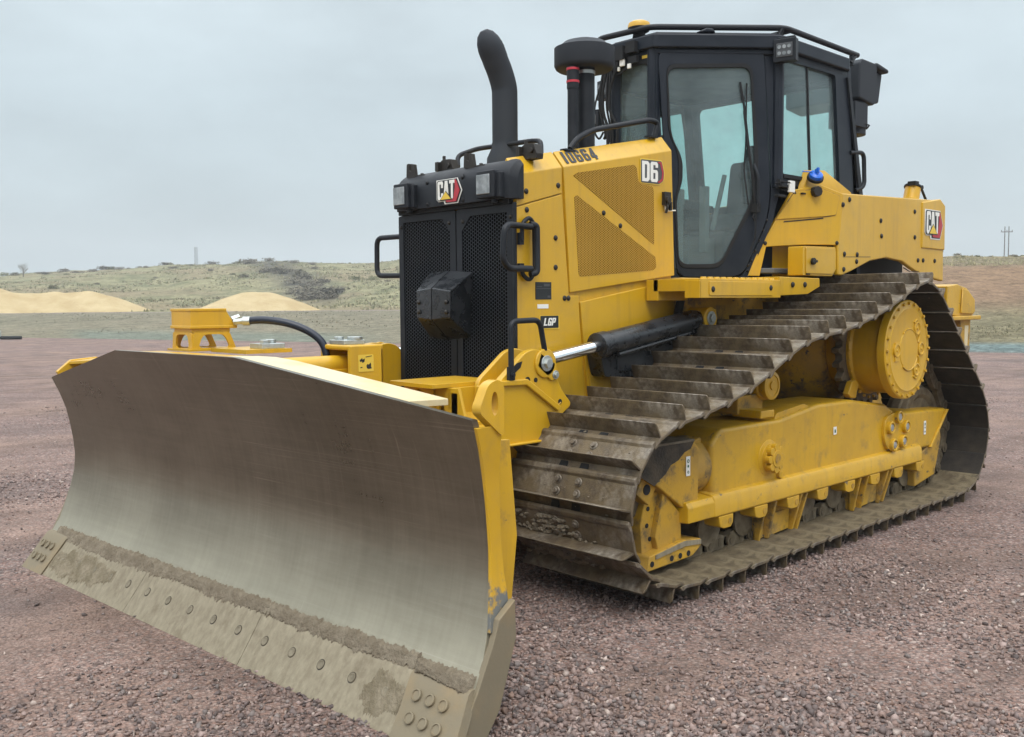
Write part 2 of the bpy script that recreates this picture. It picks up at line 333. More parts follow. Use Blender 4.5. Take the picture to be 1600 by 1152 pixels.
        return s.add(vs, fs)
    def mirror(s):
        o = MB(); o.v = [(a, -b, c) for a, b, c in s.v]; o.f = [list(reversed(f)) for f in s.f]; o.m = list(s.m); return o
    def mesh(s, name, mats, smooth=True, ang=38):
        me = D.meshes.new(name); me.from_pydata(s.v, [], s.f)
        for mm in (mats if isinstance(mats, (list, tuple)) else [mats]): me.materials.append(mm)
        me.polygons.foreach_set('material_index', s.m)
        bm = bmesh.new(); bm.from_mesh(me); bmesh.ops.recalc_face_normals(bm, faces=bm.faces); bm.to_mesh(me); bm.free()
        if smooth:
            me.polygons.foreach_set('use_smooth', [True] * len(me.polygons)); me.set_sharp_from_angle(angle=radians(ang))
        me.update(); return me
def rrect(x0, y0, x1, y1, r, n=5):
    o = []
    for cx, cy, a in ((x1 - r, y1 - r, 0), (x0 + r, y1 - r, pi / 2), (x0 + r, y0 + r, pi), (x1 - r, y0 + r, 1.5 * pi)):
        o += [(cx + r * cos(a + k * pi / 2 / n), cy + r * sin(a + k * pi / 2 / n)) for k in range(n + 1)]
    return o
def rpoly(poly, r, n=5):
    o = []; N = len(poly)
    for i, q in enumerate(poly):
        q = Vector(q); a = Vector(poly[i - 1]) - q; b = Vector(poly[(i + 1) % N]) - q
        d = min(r, a.length * .45, b.length * .45); A = q + a.normalized() * d; B = q + b.normalized() * d
        for k in range(n + 1):
            t = k / n; p = A * (1 - t) ** 2 + q * 2 * t * (1 - t) + B * t * t; o.append((p.x, p.y))
    return o
def smooth_path(pts, n=8):
    """Catmull-Rom through 3-D points"""
    p = [Vector(q) for q in pts]; o = []
    for i in range(len(p) - 1):
        a = p[max(i - 1, 0)]; b = p[i]; c = p[i + 1]; d = p[min(i + 2, len(p) - 1)]
        for k in range(n):
            t = k / n; o.append(.5 * ((2 * b) + (c - a) * t + (2 * a - 5 * b + 4 * c - d) * t * t + (3 * b - a - 3 * c + d) * t ** 3))
    o.append(p[-1]); return o
def tag(o, label=None, cat=None, group=None, kind=None):
    if label: o['label'] = label
    if cat: o['category'] = cat
    if group: o['group'] = group
    if kind: o['kind'] = kind
    return o
def link(name, me, parent=None, bev=0.0, seg=2, ang=30):
    o = D.objects.new(name, me); COL.objects.link(o)
    if parent: o.parent = parent
    if bev:
        b = o.modifiers.new('bevel', 'BEVEL'); b.width = bev; b.segments = seg; b.limit_method = 'ANGLE'; b.angle_limit = radians(ang); b.harden_normals = True
    return o
def part(name, mb, mat, parent, bev=0.0, smooth=True, ang=38, label=None, seg=2):
    o = link(name, mb.mesh(name, mat, smooth, ang), parent, bev, seg)
    if label: o['label'] = label
    return o
def both(name, mb, mat, parent, bev=0.0, **k):
    """the same part on the machine's left side and, mirrored, on its right side"""
    a = part(name, mb, mat, parent, bev, **k); b = part(name, mb.mirror(), mat, parent, bev, **k); return a, b
def loose(name, mb, mat, parent, bev=0.0, **k):
    """one object for every separate piece collected in mb"""
    p = list(range(len(mb.v)))
    def find(i):
        while p[i] != i: p[i] = p[p[i]]; i = p[i]
        return i
    for f in mb.f:
        for i in f[1:]: p[find(i)] = find(f[0])
    g = {}
    for f in mb.f: g.setdefault(find(f[0]), []).append(f)
    for fs in g.values():
        idx = sorted({i for f in fs for i in f}); mp = {a: b for b, a in enumerate(idx)}; q = MB(); q.add([mb.v[i] for i in idx], [[mp[i] for i in f] for f in fs]); part(name, q, mat, parent, bev, **k)
def surf(fn, us, vs):
    """open grid surface -> MB"""
    b = MB(); P = [[fn(u, v) for v in vs] for u in us]; n = len(vs)
    b.add([p for r in P for p in r], [(i * n + j, i * n + j + 1, (i + 1) * n + j + 1, (i + 1) * n + j) for i in range(len(us) - 1) for j in range(n - 1)])
    return b

# lettering: bold condensed glyphs in a unit box, outline then optional hole
GL = {
 'C': ([(.15, 0), (.85, 0), (1, .1), (1, .36), (.66, .36), (.66, .16), (.36, .16), (.36, .84), (.66, .84), (.66, .64), (1, .64), (1, .9), (.85, 1), (.15, 1), (0, .9), (0, .1)],),
 'A': ([(0, 0), (.31, 0), (.37, .2), (.63, .2), (.69, 0), (1, 0), (.72, 1), (.28, 1)], [(.42, .37), (.58, .37), (.5, .74)]),
 'T': ([(.32, 0), (.68, 0), (.68, .83), (1, .83), (1, 1), (0, 1), (0, .83), (.32, .83)],),
 'D': ([(0, 0), (.78, 0), (1, .12), (1, .88), (.78, 1), (0, 1)], [(.36, .16), (.36, .84), (.6, .84), (.66, .78), (.66, .22), (.6, .16)]),
 '6': ([(.15, 0), (.85, 0), (1, .1), (1, .5), (.86, .6), (.36, .6), (.36, .84), (.66, .84), (.66, .72), (1, .72), (1, .9), (.85, 1), (.15, 1), (0, .9), (0, .1)], [(.36, .15), (.66, .15), (.66, .45), (.36, .45)]),
 '0': ([(.15, 0), (.85, 0), (1, .1), (1, .9), (.85, 1), (.15, 1), (0, .9), (0, .1)], [(.36, .15), (.64, .15), (.64, .85), (.36, .85)]),
 '1': ([(.3, 0), (.72, 0), (.72, 1), (.45, 1), (.1, .9), (.1, .76), (.3, .8)],),
 'I': ([(.1, 0), (.9, 0), (.9, 1), (.1, 1)],),
 '4': ([(.5, 0), (.85, 0), (.85, .18), (1, .18), (1, .36), (.85, .36), (.85, 1), (.48, 1), (0, .42), (0, .18), (.5, .18)], [(.5, .36), (.3, .36), (.5, .64)]),
 'L': ([(0, 0), (1, 0), (1, .18), (.36, .18), (.36, 1), (0, 1)],),
 'G': ([(.15, 0), (1, 0), (1, .55), (.5, .55), (.5, .38), (.66, .38), (.66, .16), (.36, .16), (.36, .84), (.66, .84), (.66, .68), (1, .68), (1, .9), (.85, 1), (.15, 1), (0, .9), (0, .1)],),
 'P': ([(0, 0), (.36, 0), (.36, .36), (.85, .36), (1, .46), (1, .9), (.85, 1), (0, 1)], [(.36, .52), (.66, .52), (.66, .84), (.36, .84)]),
}
def outline_mesh(name, polys, mat, fn, th=.003):
    """filled 2-D outlines (with holes) -> mesh, mapped by fn(u,v,depth)"""
    cu = D.curves.new(name, 'CURVE'); cu.dimensions = '2D'; cu.fill_mode = 'BOTH'; cu.extrude = .5
    for pl in polys:
        sp = cu.splines.new('POLY'); sp.points.add(len(pl) - 1); sp.use_cyclic_u = True
        for i, q in enumerate(pl): sp.points[i].co = (q[0], q[1], 0, 1)
    tmp = D.objects.new(name, cu); me = D.meshes.new_from_object(tmp); D.objects.remove(tmp); D.curves.remove(cu)
    for v in me.vertices: v.co = fn(v.co.x, v.co.y, (v.co.z + .5) * th)
    me.materials.clear(); me.materials.append(mat); me.name = name
    bm = bmesh.new(); bm.from_mesh(me); bmesh.ops.recalc_face_normals(bm, faces=bm.faces); bm.to_mesh(me); bm.free()
    return me
def word(s, x, y, w, h, gap=.12, shear=0.0, widths=None):
    ws = widths or [1] * len(s); tot = sum(ws) + gap * (len(s) - 1); k = w / tot; o = []; cx = x
    for ch, q in zip(s, ws):
        for pl in GL[ch]: o.append([(cx + (a * q) * k + shear * b * h, y + b * h) for a, b in pl])
        cx += (q + gap) * k
    return o
def frame(o, u, v):
    """mapping for flat decals: origin, u and v direction vectors (scaled) -> fn"""
    o = Vector(o); u = Vector(u); v = Vector(v); n = u.cross(v).normalized()
    return lambda a, b, d: o + u * a + v * b + n * d
def emblem(parent, fn):
    """hexagon emblem with lettering, unit box about 1.25 wide and 1.1 high"""
    hexo = [(.42, -.18), (1.06, -.18), (1.27, .42), (1.04, 1.03), (.7, 1.03), (.42, .3)]
    out = [(.36, -.24), (1.1, -.24), (1.33, .42), (1.08, 1.09), (.62, 1.09), (-.1, 1.09), (-.1, .05), (0, -.08), (.3, -.08)]
    e = link('emblem', outline_mesh('emblem', [out], MWHT, lambda a, b, d: fn(a, b, d - .001), .003), parent)
    link('emblem_border', outline_mesh('emblem_border', [[(-.06, .08), (.0, -.04), (.42, -.04), (.42, -.19), (1.07, -.19), (1.28, .42), (1.06, 1.05), (0, 1.05), (-.06, .95)]], MDEC, lambda a, b, d: fn(a, b, d + .002), .003), e)
    link('emblem_hexagon', outline_mesh('emblem_hexagon', [[(.5, -.15), (1.03, -.15), (1.23, .42), (1.02, 1.0), (.96, 1.0), (.97, .6), (.9, .1), (.78, -.03), (.45, -.03)]], MRED, lambda a, b, d: fn(a, b, d + .005), .003), e)
    link('lettering', outline_mesh('lettering', word('CAT', 0, 0, .96, 1.0, .1), MWHT, lambda a, b, d: fn(a, b, d + .005), .003), e)
    link('emblem_triangle_edge', outline_mesh('emblem_triangle_edge', [[(.12, -.03), (.84, -.03), (.48, .46)]], MDEC, lambda a, b, d: fn(a, b, d + .0085), .002), e)
    link('emblem_triangle', outline_mesh('emblem_triangle', [[(.19, .01), (.77, .01), (.48, .4)]], MLTY, lambda a, b, d: fn(a, b, d + .011), .002), e)
    return e

# ------------------------------------------------------------------ the bulldozer
dozer = D.objects.new('bulldozer', None); COL.objects.link(dozer)
tag(dozer, 'yellow crawler bulldozer with a wide steel blade and muddy tracks standing on the gravel', 'bulldozer')
P = lambda n, b, m_, bev=.006, **k: part(n, b, m_, dozer, bev, **k)

# ---- blade (own frame: x forward, y along the blade)
BM = Matrix.Translation((4.172, .08, 0)) @ Matrix.Rotation(.06, 4, 'Z')
PROF = [(0.0, .29, 1.985), (.1, .215, 1.965), (.2, .143, 1.94), (.3, .085, 1.93), (.4, .05, 1.92), (.5, .025, 1.90), (.6, .006, 1.885), (.7, 0, 1.88), (.8, .008, 1.88), (.9, .022, 1.885), (1.0, .042, 1.89), (1.1, .073, 1.905), (1.2, .114, 1.92), (1.3, .168, 1.93), (1.415, .235, 1.94)]
def prof(z):
    for a, b in zip(PROF, PROF[1:]):
        if z <= b[0] + 1e-9: t = (z - a[0]) / (b[0] - a[0]); return a[1] + (b[1] - a[1]) * t, a[2] + (b[2] - a[2]) * t
    return PROF[-1][1], PROF[-1][2]
zs = [.19 + (1.21 - .19) * i / 26 for i in range(27)]
def ztop(y):                                     # top outline: level in the middle, falling to the corners
    if y < -.74: return 1.2 + .21 * max(0, (y + 1.92) / 1.18)
    if y > .47: return 1.41 - .19 * min(1, (y - .47) / 1.45)
    return 1.41
TH = .03
def blade_pt(t, k, off=0.0):
    # t in -1..1 along the blade, k in 0..1 from bottom to top
    y = t * 1.92; zt = ztop(y); z = .19 + (zt - .19) * k
    x, W = prof(z)
    return BM @ Vector((x - off, t * W, z))
ts = [-1, -.9, -.8, -.7, -.6, -.5, -.385, -.25, -.1, .05, .15, .245, .35, .45, .55, .65, .75, .85, .93, 1]
ks = [i / 30 for i in range(31)]
fr = surf(lambda u, v: blade_pt(u, v), ts, ks); bk = surf(lambda u, v: blade_pt(u, v, TH), ts, ks)
mold = MB(); mold.add(fr.v, fr.f); nv = len(fr.v); mold.add(bk.v, bk.f); nk = len(ks); nt_ = len(ts)
for i in range(nt_ - 1):
    for j in (0, nk - 1): mold.add([], []); mold.f.append([i * nk + j, (i + 1) * nk + j, nv + (i + 1) * nk + j, nv + i * nk + j]); mold.m.append(0)
for j in range(nk - 1):
    for i in (0, nt_ - 1): mold.f.append([i * nk + j, i * nk + j + 1, nv + i * nk + j + 1, nv + i * nk + j]); mold.m.append(0)
moldboard = part('moldboard', mold, MBLADE, dozer, 0, ang=30, label='curved moldboard of bare worn steel')
def bt(p): return BM @ Vector(p)
# cutting edge in three bolted lengths, end bits beyond them
def edge_piece(name, t0, t1, mat, zb=-.012, z1=.212, th=.034, out=.02, nb=None, rows=None):
    b = MB(); n = 6
    us = [t0 + (t1 - t0) * i / n for i in range(n + 1)]; zz = [zb, .03, .1, .16, z1 - .012, z1]
    def q(u, z, o):
        x, W = prof(max(z, 0)); return bt((x + o + (-z * .8 if z < 0 else 0), u * W, z))
    f = surf(lambda u, z: q(u, z, out - (.012 if z == z1 else 0)), us, zz); k = surf(lambda u, z: q(u, z, out - th), us, zz)
    b.add(f.v, f.f); o = len(f.v); b.add(k.v, k.f); m_ = len(zz)
    for i in range(n):
        for j in (0, m_ - 1): b.f.append([i * m_ + j, (i + 1) * m_ + j, o + (i + 1) * m_ + j, o + i * m_ + j]); b.m.append(0)
    for j in range(m_ - 1):
        for i in (0, n): b.f.append([i * m_ + j, i * m_ + j + 1, o + i * m_ + j + 1, o + i * m_ + j]); b.m.append(0)
    pc = part(name, b, mat, dozer, 0, ang=25)
    def bolt_at(u, z, r, h):
        x, W = prof(z); x2, _ = prof(z + .05); s = (x2 - x) / .05
        nn = (BM.to_3x3() @ Vector((1, 0, -s))).normalized(); p = bt((x + out, u * W, z)); c = MB()
        c.lathe(p, nn, [(r, -.01), (r, h), (r * .8, h * 1.15), (r * .72, h * .75), (r * .3, h * .75)], 18)
        part('plow_bolt', c, mat if r > .022 else MBLTE, pc, 0)
        if r < .022: c = MB(); c.lathe(p, nn, [(r * 1.22, -.01), (r * 1.22, .0006), (r * .9, .0006)], 18); part('bolt_seat', c, MGRIME, pc, 0)
    for (u, z, r, h) in nb: bolt_at(u, z, r, h)
    return pc
L3 = [(-.845, -.30), (-.298, .28), (.282, .83)]
for t0, t1 in L3:
    n = 5
    edge_piece('cutting_edge', t0, t1, MEDGE, nb=[(t0 + (t1 - t0) * (i + .5) / n, .115, .02, .003) for i in range(n)])
for sgn in (-1, 1):
    t0, t1 = (-1.0, -.848) if sgn < 0 else (.833, 1.0)
    a = t0 + .03; b_ = (t1 - t0) * .2
    edge_piece('end_bit', t0, t1, MBIT, out=.03, th=.05, nb=[(t0 + (t1 - t0) * f, z, .024, .011) for f in (.22, .45, .68) for z in (.075, .145)])
# caked mud: a smeared band along the top of the cutting edge and patches on it
def mud_strip(name, t0, t1, z0, z1, amp, parent, n=260, m_=12, off=.02, ragged=.02, seed=1, taper=False):
    r = np.random.default_rng(seed); rows = []
    lo = z0 + ragged * np.cumsum(r.normal(0, .14, n + 1)) * .5; lo -= (lo - z0) * .6; lo += r.normal(0, ragged * .12, n + 1)
    hi = z1 + ragged * .5 * np.cumsum(r.normal(0, .12, n + 1)) * .5; hi += (z1 - hi) * .6 + r.normal(0, ragged * .09, n + 1)
    if taper:
        mid = (lo + hi) / 2 + np.linspace(-.02, .03, n + 1); k_ = np.clip(np.sin(pi * np.arange(n + 1) / n) ** .55 * (1 + .9 * np.convolve(r.normal(0, 1, n + 1), np.hanning(24) / 12, 'same')), .03, 1); lo = mid + (lo - mid) * k_; hi = mid + (hi - mid) * k_
    hgt = r.random((n + 1, m_ + 1)); hgt = (hgt + np.roll(hgt, 1, 0) + np.roll(hgt, 1, 1)) / 3
    b = MB(); vs = []
    for i in range(n + 1):
        u = t0 + (t1 - t0) * i / n
        for j in range(m_ + 1):
            k = j / m_; z = lo[i] + (hi[i] - lo[i]) * k; x, W = prof(max(z, .003)); e = min(1, 5 * k, 5 * (1 - k), 12 * i / n, 12 * (1 - i / n))
            vs.append(bt((x + off * (0.2 if e <= 0 else .75 + .25 * e) + (amp * hgt[i, j] * e - .012 * (e <= 0)), u * W, z)))
    q = m_ + 1
    b.add(vs, [(i * q + j, i * q + j + 1, (i + 1) * q + j + 1, (i + 1) * q + j) for i in range(n) for j in range(m_)])
    return part(name, b, MMUD2 if taper else MMUD, parent, 0, ang=50)
mud_strip('mud_band', -.955, .835, 0.178, .248, .009, moldboard, n=420, off=.019, ragged=.05, seed=3)
mud_strip('mud_band', .835, .995, .205, .25, .010, moldboard, n=50, off=.03, ragged=.03, seed=5)
mud_strip('mud_patch', -.88, -.42, .0, .20, .009, moldboard, n=150, m_=26, off=.0185, ragged=.06, seed=8, taper=True)
mud_strip('mud_patch', .70, .84, .0, .20, .009, moldboard, n=60, m_=26, off=.0185, ragged=.05, seed=9, taper=True)
# end plates, lifting lugs, top flange, stiffeners at the back
for sgn in (-1, 1):
    b = MB(); f = []
    pts = [(z, prof(z)[0], prof(z)[1]) for z in [.40 + i * .0395 for i in range(21)]]
    rear = lambda z: -.03 - .042 * max(0, min(1, (1.15 - z) / .60))
    vs = []
    for z, x, W in pts:
        for dx, dw in ((x + .002 * sgn, 0), (x + .002 * sgn - (.02 if sgn < 0 else 0), .016 if sgn > 0 else -.02), (rear(z), .016 if sgn > 0 else -.02), (rear(z), 0)): vs.append(bt((dx, sgn * (W + dw), z)))
    fs = [(0, 1, 2, 3), tuple(4 * (len(pts) - 1) + k for k in range(4))]
    for i in range(len(pts) - 1): fs += [(4 * i + k, 4 * i + (k + 1) % 4, 4 * i + 4 + (k + 1) % 4, 4 * i + 4 + k) for k in range(4)]
    b.add(vs, fs); P('end_plate', b, MWORN, .003)
    b = MB()
    lug = rpoly([(-.03, 1.14), (.105, 1.25), (.05, 1.352), (-.005, 1.366), (-.034, 1.34)], .03); hole = [(.018 + .018 * cos(a), 1.275 + .045 * sin(a)) for a in [2 * pi * i / 20 for i in range(20)]]
    b.ring(lug, hole, lambda u, v, d: bt((u, sgn * (1.895 + d), v)), .045, 40)
    if sgn > 0: P('lifting_lug', b, MY, .006)
    wp = [(.275, -.01), (.14, .20), (.055, .36), (.02, .45), (-.07, .51), (-.075, .36), (.02, .10), (.11, -.01)]
    b = MB(); b.prism([bt((x, sgn * 1.925, z)) for x, z in wp], BM.to_3x3() @ Vector((0, sgn * .03, 0)))
    P('end_bit_wing', b, MBIT, .004)
b = MB()
def flange(t0, t1, dx):
    n = 8; vs = []
    for i in range(n + 1):
        t = t0 + (t1 - t0) * i / n; y = t * 1.92; z = ztop(y); x, W = prof(z)
        for d_, h in ((-TH, -.004), (-dx, -.012), (-dx, -.04), (-TH, -.032)): vs.append(bt((x + d_, t * W, z + h)))
    b.add(vs, [(0, 1, 2, 3), (4 * n, 4 * n + 3, 4 * n + 2, 4 * n + 1)] + [(4 * i + k, 4 * i + 4 + k, 4 * i + 4 + (k + 1) % 4, 4 * i + (k + 1) % 4) for i in range(n) for k in range(4)])
flange(.13, .80, .27); P('top_flange', b, MYP, .003, label='pale wet top flange of the blade, sky reflection put into its colour')
b = MB(); flange(-.62, .128, .24); P('top_flange', b, MY, .003)
b = MB()
for t in (-.9, -.62, -.35, -.1, .15, .4, .62, .8, .93):
    y = t * 1.9; pl = [(prof(z)[0] - TH, z) for z in (.2, .4, .6, .8, 1.0, 1.12)] + [(-.22, 1.1), (-.26, .7), (-.2, .25)]
    b.prism([bt((x, y, z)) for x, z in pl], BM.to_3x3() @ Vector((0, .025, 0)))
loose('blade_rib', b, MYD, dozer, .003)
b = MB()                                         # gusset bracket at the far end of the blade
b.xz([(4.375, 1.235), (4.285, 1.308), (4.12, 1.32), (4.02, 1.0), (4.24, .95)], -1.83, -1.795)
b.prism([(4.30, -1.80, 1.298), (4.12, -1.80, 1.315), (4.12, -1.25, 1.345), (4.22, -1.25, 1.33)], (0, 0, -.02))
b.xz([(4.33, 1.27), (4.28, 1.33), (4.12, 1.345), (4.10, 1.25)], -1.30, -1.275)
P('end_gusset', b, MY, .003)
# sensor housing on legs at the blade centre with its hose
b = MB()
def taper(b, x0, x1, y0, y1, z0, z1, i):          # box whose top is wider or narrower
    b.add([(x0, y0, z0), (x1, y0, z0), (x1, y1, z0), (x0, y1, z0), (x0 + i[0], y0 - i[2], z1), (x1 + i[1], y0 - i[2], z1), (x1 + i[1], y1 + i[2], z1), (x0 + i[0], y1 + i[2], z1)], [(3, 2, 1, 0), (4, 5, 6, 7), (0, 1, 5, 4), (1, 2, 6, 5), (2, 3, 7, 6), (3, 0, 4, 7)])
taper(b, 3.83, 4.10, -.70, -.45, 1.53, 1.622, (.055, 0, 0))
b.bb(3.885, 4.104, -.705, -.446, 1.618, 1.634); b.bb(3.822, 4.106, -.706, -.444, 1.520, 1.538); b.bb(3.86, 4.09, -.69, -.46, 1.497, 1.521)
hs = P('sensor_housing', b, MY, .004)
b = MB()
for yy in (-.46, -.70):
    b.ring(rpoly([(4.10, 1.405), (4.085, 1.50), (3.87, 1.50), (3.83, 1.405)], .01, 2), rpoly([(4.062, 1.412), (4.03, 1.488), (3.905, 1.488), (3.865, 1.412)], .03), lambda u, v, d: Vector((u, yy + d, v)), .012, 40)
b.ring(rpoly([(-.70, 1.405), (-.69, 1.50), (-.46, 1.50), (-.45, 1.405)], .01, 2), rpoly([(-.665, 1.41), (-.645, 1.488), (-.505, 1.488), (-.488, 1.41)], .03), lambda u, v, d: Vector((4.085 + d, u, v)), .012, 40)
b.bb(3.80, 4.12, -.72, -.43, 1.395, 1.407); b.bb(3.72, 4.0, -.42, -.02, 1.39, 1.412)
P('sensor_mount', b, MY, .003)
b = MB(); b.cyl((3.845, -.44, 1.555), (3.81, -.40, 1.56), .02, n=6); b.cyl((3.81, -.40, 1.56), (3.78, -.37, 1.56), .026, n=12); b.cyl((3.845, -.47, 1.57), (3.80, -.46, 1.585), .018, n=6)
P('hose_fitting', b, MZINC, .002)
b = MB(); b.tube(smooth_path([(3.80, -.395, 1.56), (3.72, -.30, 1.565), (3.62, -.19, 1.54), (3.53, -.10, 1.48), (3.49, -.05, 1.40), (3.48, -.03, 1.25)]), .022, 12)
P('hydraulic_hose', b, MHOSE, 0)
b = MB(); b.bb(3.74, 3.88, -.20, -.06, 1.412, 1.44); b.cyl((3.77, -.16, 1.44), (3.77, -.16, 1.46), .03, n=8); b.cyl((3.84, -.10, 1.44), (3.84, -.10, 1.46), .03, n=8); P('valve_cap', b, MZINC, .003)
# tilt yoke, front frame and arms
b = MB()
b.bb(3.27, 3.50, .185, .215, 1.15, 1.415); b.bb(3.27, 3.50, -.085, .215, 1.395, 1.425); b.bb(3.27, 3.50, -.085, -.055, 1.1, 1.415); b.bb(3.27, 3.30, -.085, .215, 1.15, 1.41)
yk = P('tilt_yoke', b, MY, .012, seg=3)
b = MB(); b.bb(3.34, 3.48, -.02, .13, 1.425, 1.45); b.cyl((3.44, .02, 1.45), (3.44, .02, 1.468), .028, n=8); b.cyl((3.38, .09, 1.45), (3.38, .09, 1.468), .045, n=8); part('cap_plate', b, MZINC, yk, .003)
wd = frame((3.446, .2155, 1.275), (-.085, 0, .0), (0, 0, .095))
st = link('safety_plate', outline_mesh('safety_plate', [rrect(0, 0, 1.2, 1, .06)], MLTY, wd, .002), yk)
link('safety_print', outline_mesh('safety_print', [[(.1, .7), (.3, .82), (.32, .72), (.5, .78), (.48, .6), (.3, .52), (.28, .62), (.14, .58)], [(.62, .35), (.72, .45), (.8, .4), (.95, .52), (1.0, .42), (.98, .3), (1.05, .18), (.8, .15), (.66, .2)], [(.15, .28), (.3, .3), (.3, .24), (.15, .22)], [(.55, .88), (1.05, .93), (1.08, .9), (.6, .84)]], MDEC, lambda u, v, d: wd(u, v, d + .002), .001), st)
b = MB(); b.cyl((4.02, .05, 1.31), (3.30, .05, 1.31), .055, n=20); b.bb(3.45, 4.05, -.02, .12, 1.2, 1.29); P('tilt_cylinder', b, MY, .004)
b = MB(); b.yz([(-.75, .42), (.75, .42), (.78, .95), (.45, 1.12), (-.45, 1.12), (-.78, .95)], 2.85, 3.06); b.xy([(3.0, -.5), (3.0, .5), (3.9, .22), (3.9, -.14)], .5, .98); b.cyl((3.85, .04, .55), (4.13, .05, .55), .13)
for s in (1, -1): b.bb(.6, 3.0, s * .52, s * .66, .44, .66)
P('push_frame', b, MYD, .012)
def tower(s):
    out = rpoly([(2.93, 1.215), (2.715, 1.378), (2.64, 1.392), (2.56, 1.372), (2.50, 1.28), (2.42, 1.14), (2.33, 1.05), (2.47, .97), (2.56, .86), (2.95, .86)], .04, 4)
    b = MB(); b.xz(out, s * .755, s * .80); b.xz(out, s * .60, s * .635)
    b.xz([(2.94, 1.19), (2.72, 1.21), (2.44, 1.02), (2.54, .87), (2.95, .87)], s * .625, s * .76)
    b.xz([(2.72, 1.225), (2.935, 1.225), (2.94, 1.195), (2.73, 1.19), (2.47, 1.02), (2.45, 1.05)], s * .79, s * .822)
    b.lathe((2.565, s * .80, 1.305), (0, s, 0), [(.085, -.01), (.085, .012), (.07, .014)], 28)
    b.prism([(2.61, s * .80, 1.37), (2.48, s * .80, 1.30), (2.46, s * .80, 1.215), (2.52, s * .80, 1.20), (2.64, s * .80, 1.29)], (0, s * .014, 0))
    b.xz([(2.95, .87), (2.54, .87), (2.54, .855), (2.95, .855)], s * .62, s * .83)
    t = P('lift_tower', b, MY, .008)
    c = MB(); c.bolt((2.565, s * .812, 1.305), (0, s, 0), .032, .03); c.bolt((2.49, s * .812, 1.235), (0, s, 0), .018, .018); part('pin_bolt', c, MZINC, t, .002)
    c = MB()
    for x, z, r in ((2.705, 1.215, .02), (2.64, 1.213, .014), (2.44, 1.075, .015), (2.80, 1.29, .012)): c.cyl((x, s * .80, z), (x, s * .803, z), r, n=16)
    c.prism([(2.86, s * .8005, 1.262), (2.79, s * .8005, 1.315), (2.745, s * .8005, 1.325), (2.76, s * .8005, 1.29), (2.83, s * .8005, 1.245)], (0, s * .002, 0))
    part('socket_hole', c, MRUB, t, 0)
    c = MB(); c.tube(smooth_path([(2.645, s * .801, 1.20), (2.655, s * .801, 1.16), (2.60, s * .801, 1.12), (2.52, s * .801, 1.07), (2.465, s * .801, 1.055), (2.435, s * .801, 1.07)], 6), .005, 6); part('grease_line', c, MYD, t, 0)
    c = MB(); c.tube([(2.845, s * .815, 1.235), (2.845, s * .815, 1.55), (2.62, s * .815, 1.555), (2.565, s * .80, 1.38)], .016, 12, .05); c.bb(2.825, 2.865, s * .80, s * .825, 1.225, 1.30); c.bolt((2.845, s * .83, 1.255), (0, s, 0), .012, .008)
    if s > 0: part('grab_handle', c, MB_, t, 0)
tower(1); tower(-1)
b = MB(); b.xy([(3.19, .16), (3.21, .57), (2.71, .585), (2.70, .16)], 1.185, 1.21)
b.ring([(.17, 1.0), (.72, 1.0), (.66, 1.185), (.20, 1.185)], [(.48, 1.03), (.55, 1.03), (.515, 1.14)], lambda u, v, d: Vector((3.10 - d, u, v)), .02, 24)
b.ring([(.17, 1.0), (.46, 1.0), (.46, 1.185), (.20, 1.185)], [(.36, 1.02), (.42, 1.02), (.36, 1.165), (.32, 1.165)], lambda u, v, d: Vector((3.118 - d, u, v)), .016, 24)
b.bb(2.72, 3.10, .57, .60, .98, 1.185); b.bb(3.08, 3.10, .60, .655, 1.03, 1.16); b.bb(2.7, 3.13, .12, .72, .96, 1.0)
P('step_plate', b, MY, .004)
# lift cylinders
def lift_cyl(s):
    p0 = Vector((.89, s * .70, 1.537)); p1 = Vector((2.565, s * .70, 1.30)); d = (p1 - p0).normalized()
    b = MB(); b.lathe(p0, d, [(.05, .02), (.062, .06), (.074, .11), (.074, 1.04), (.083, 1.045), (.083, 1.12), (.07, 1.125), (.05, 1.13)], 32)
    b.tube([p0 + d * .12 + Vector((0, s * .03, -.075)), p0 + d * .95 + Vector((0, s * .03, -.082))], .016, 8)
    cy = P('lift_cylinder', b, MGLB, .002)
    c = MB(); c.cyl(p0 + d * 1.1, p1 - d * .04, .038, n=28); part('rod', c, MCHR, cy, 0)
    c = MB(); c.cyl(p1 - Vector((0, .07, 0)), p1 + Vector((0, .07, 0)), .065, n=24); part('rod_eye', c, MGLB, cy, .003)
    c = MB(); c.cyl(p0 + Vector((0, -s * .10, 0)), p0 + Vector((0, s * .075, 0)), .078, n=28); c.xz([(.80, 1.46), (.93, 1.46), (.95, 1.56), (.80, 1.60)], s * .58, s * .76)
    part('trunnion', c, MY, cy, .006)
    c = MB(); c.bolt(p0 + Vector((0, s * .075, 0)), (0, s, 0), .034, .025); part('pin_bolt', c, MZINC, cy, .002)
lift_cyl(1); lift_cyl(-1)
b = MB(); b.xz(rpoly([(1.95, 1.36), (1.90, 1.18), (1.05, 1.13), (1.0, 1.44), (1.3, 1.42)], .03, 3), .56, .68); b.xz([(1.80, 1.36), (1.78, 1.21), (1.25, 1.17), (1.22, 1.37)], .68, .69)
both('side_shroud', b, MGLB, dozer, .012)

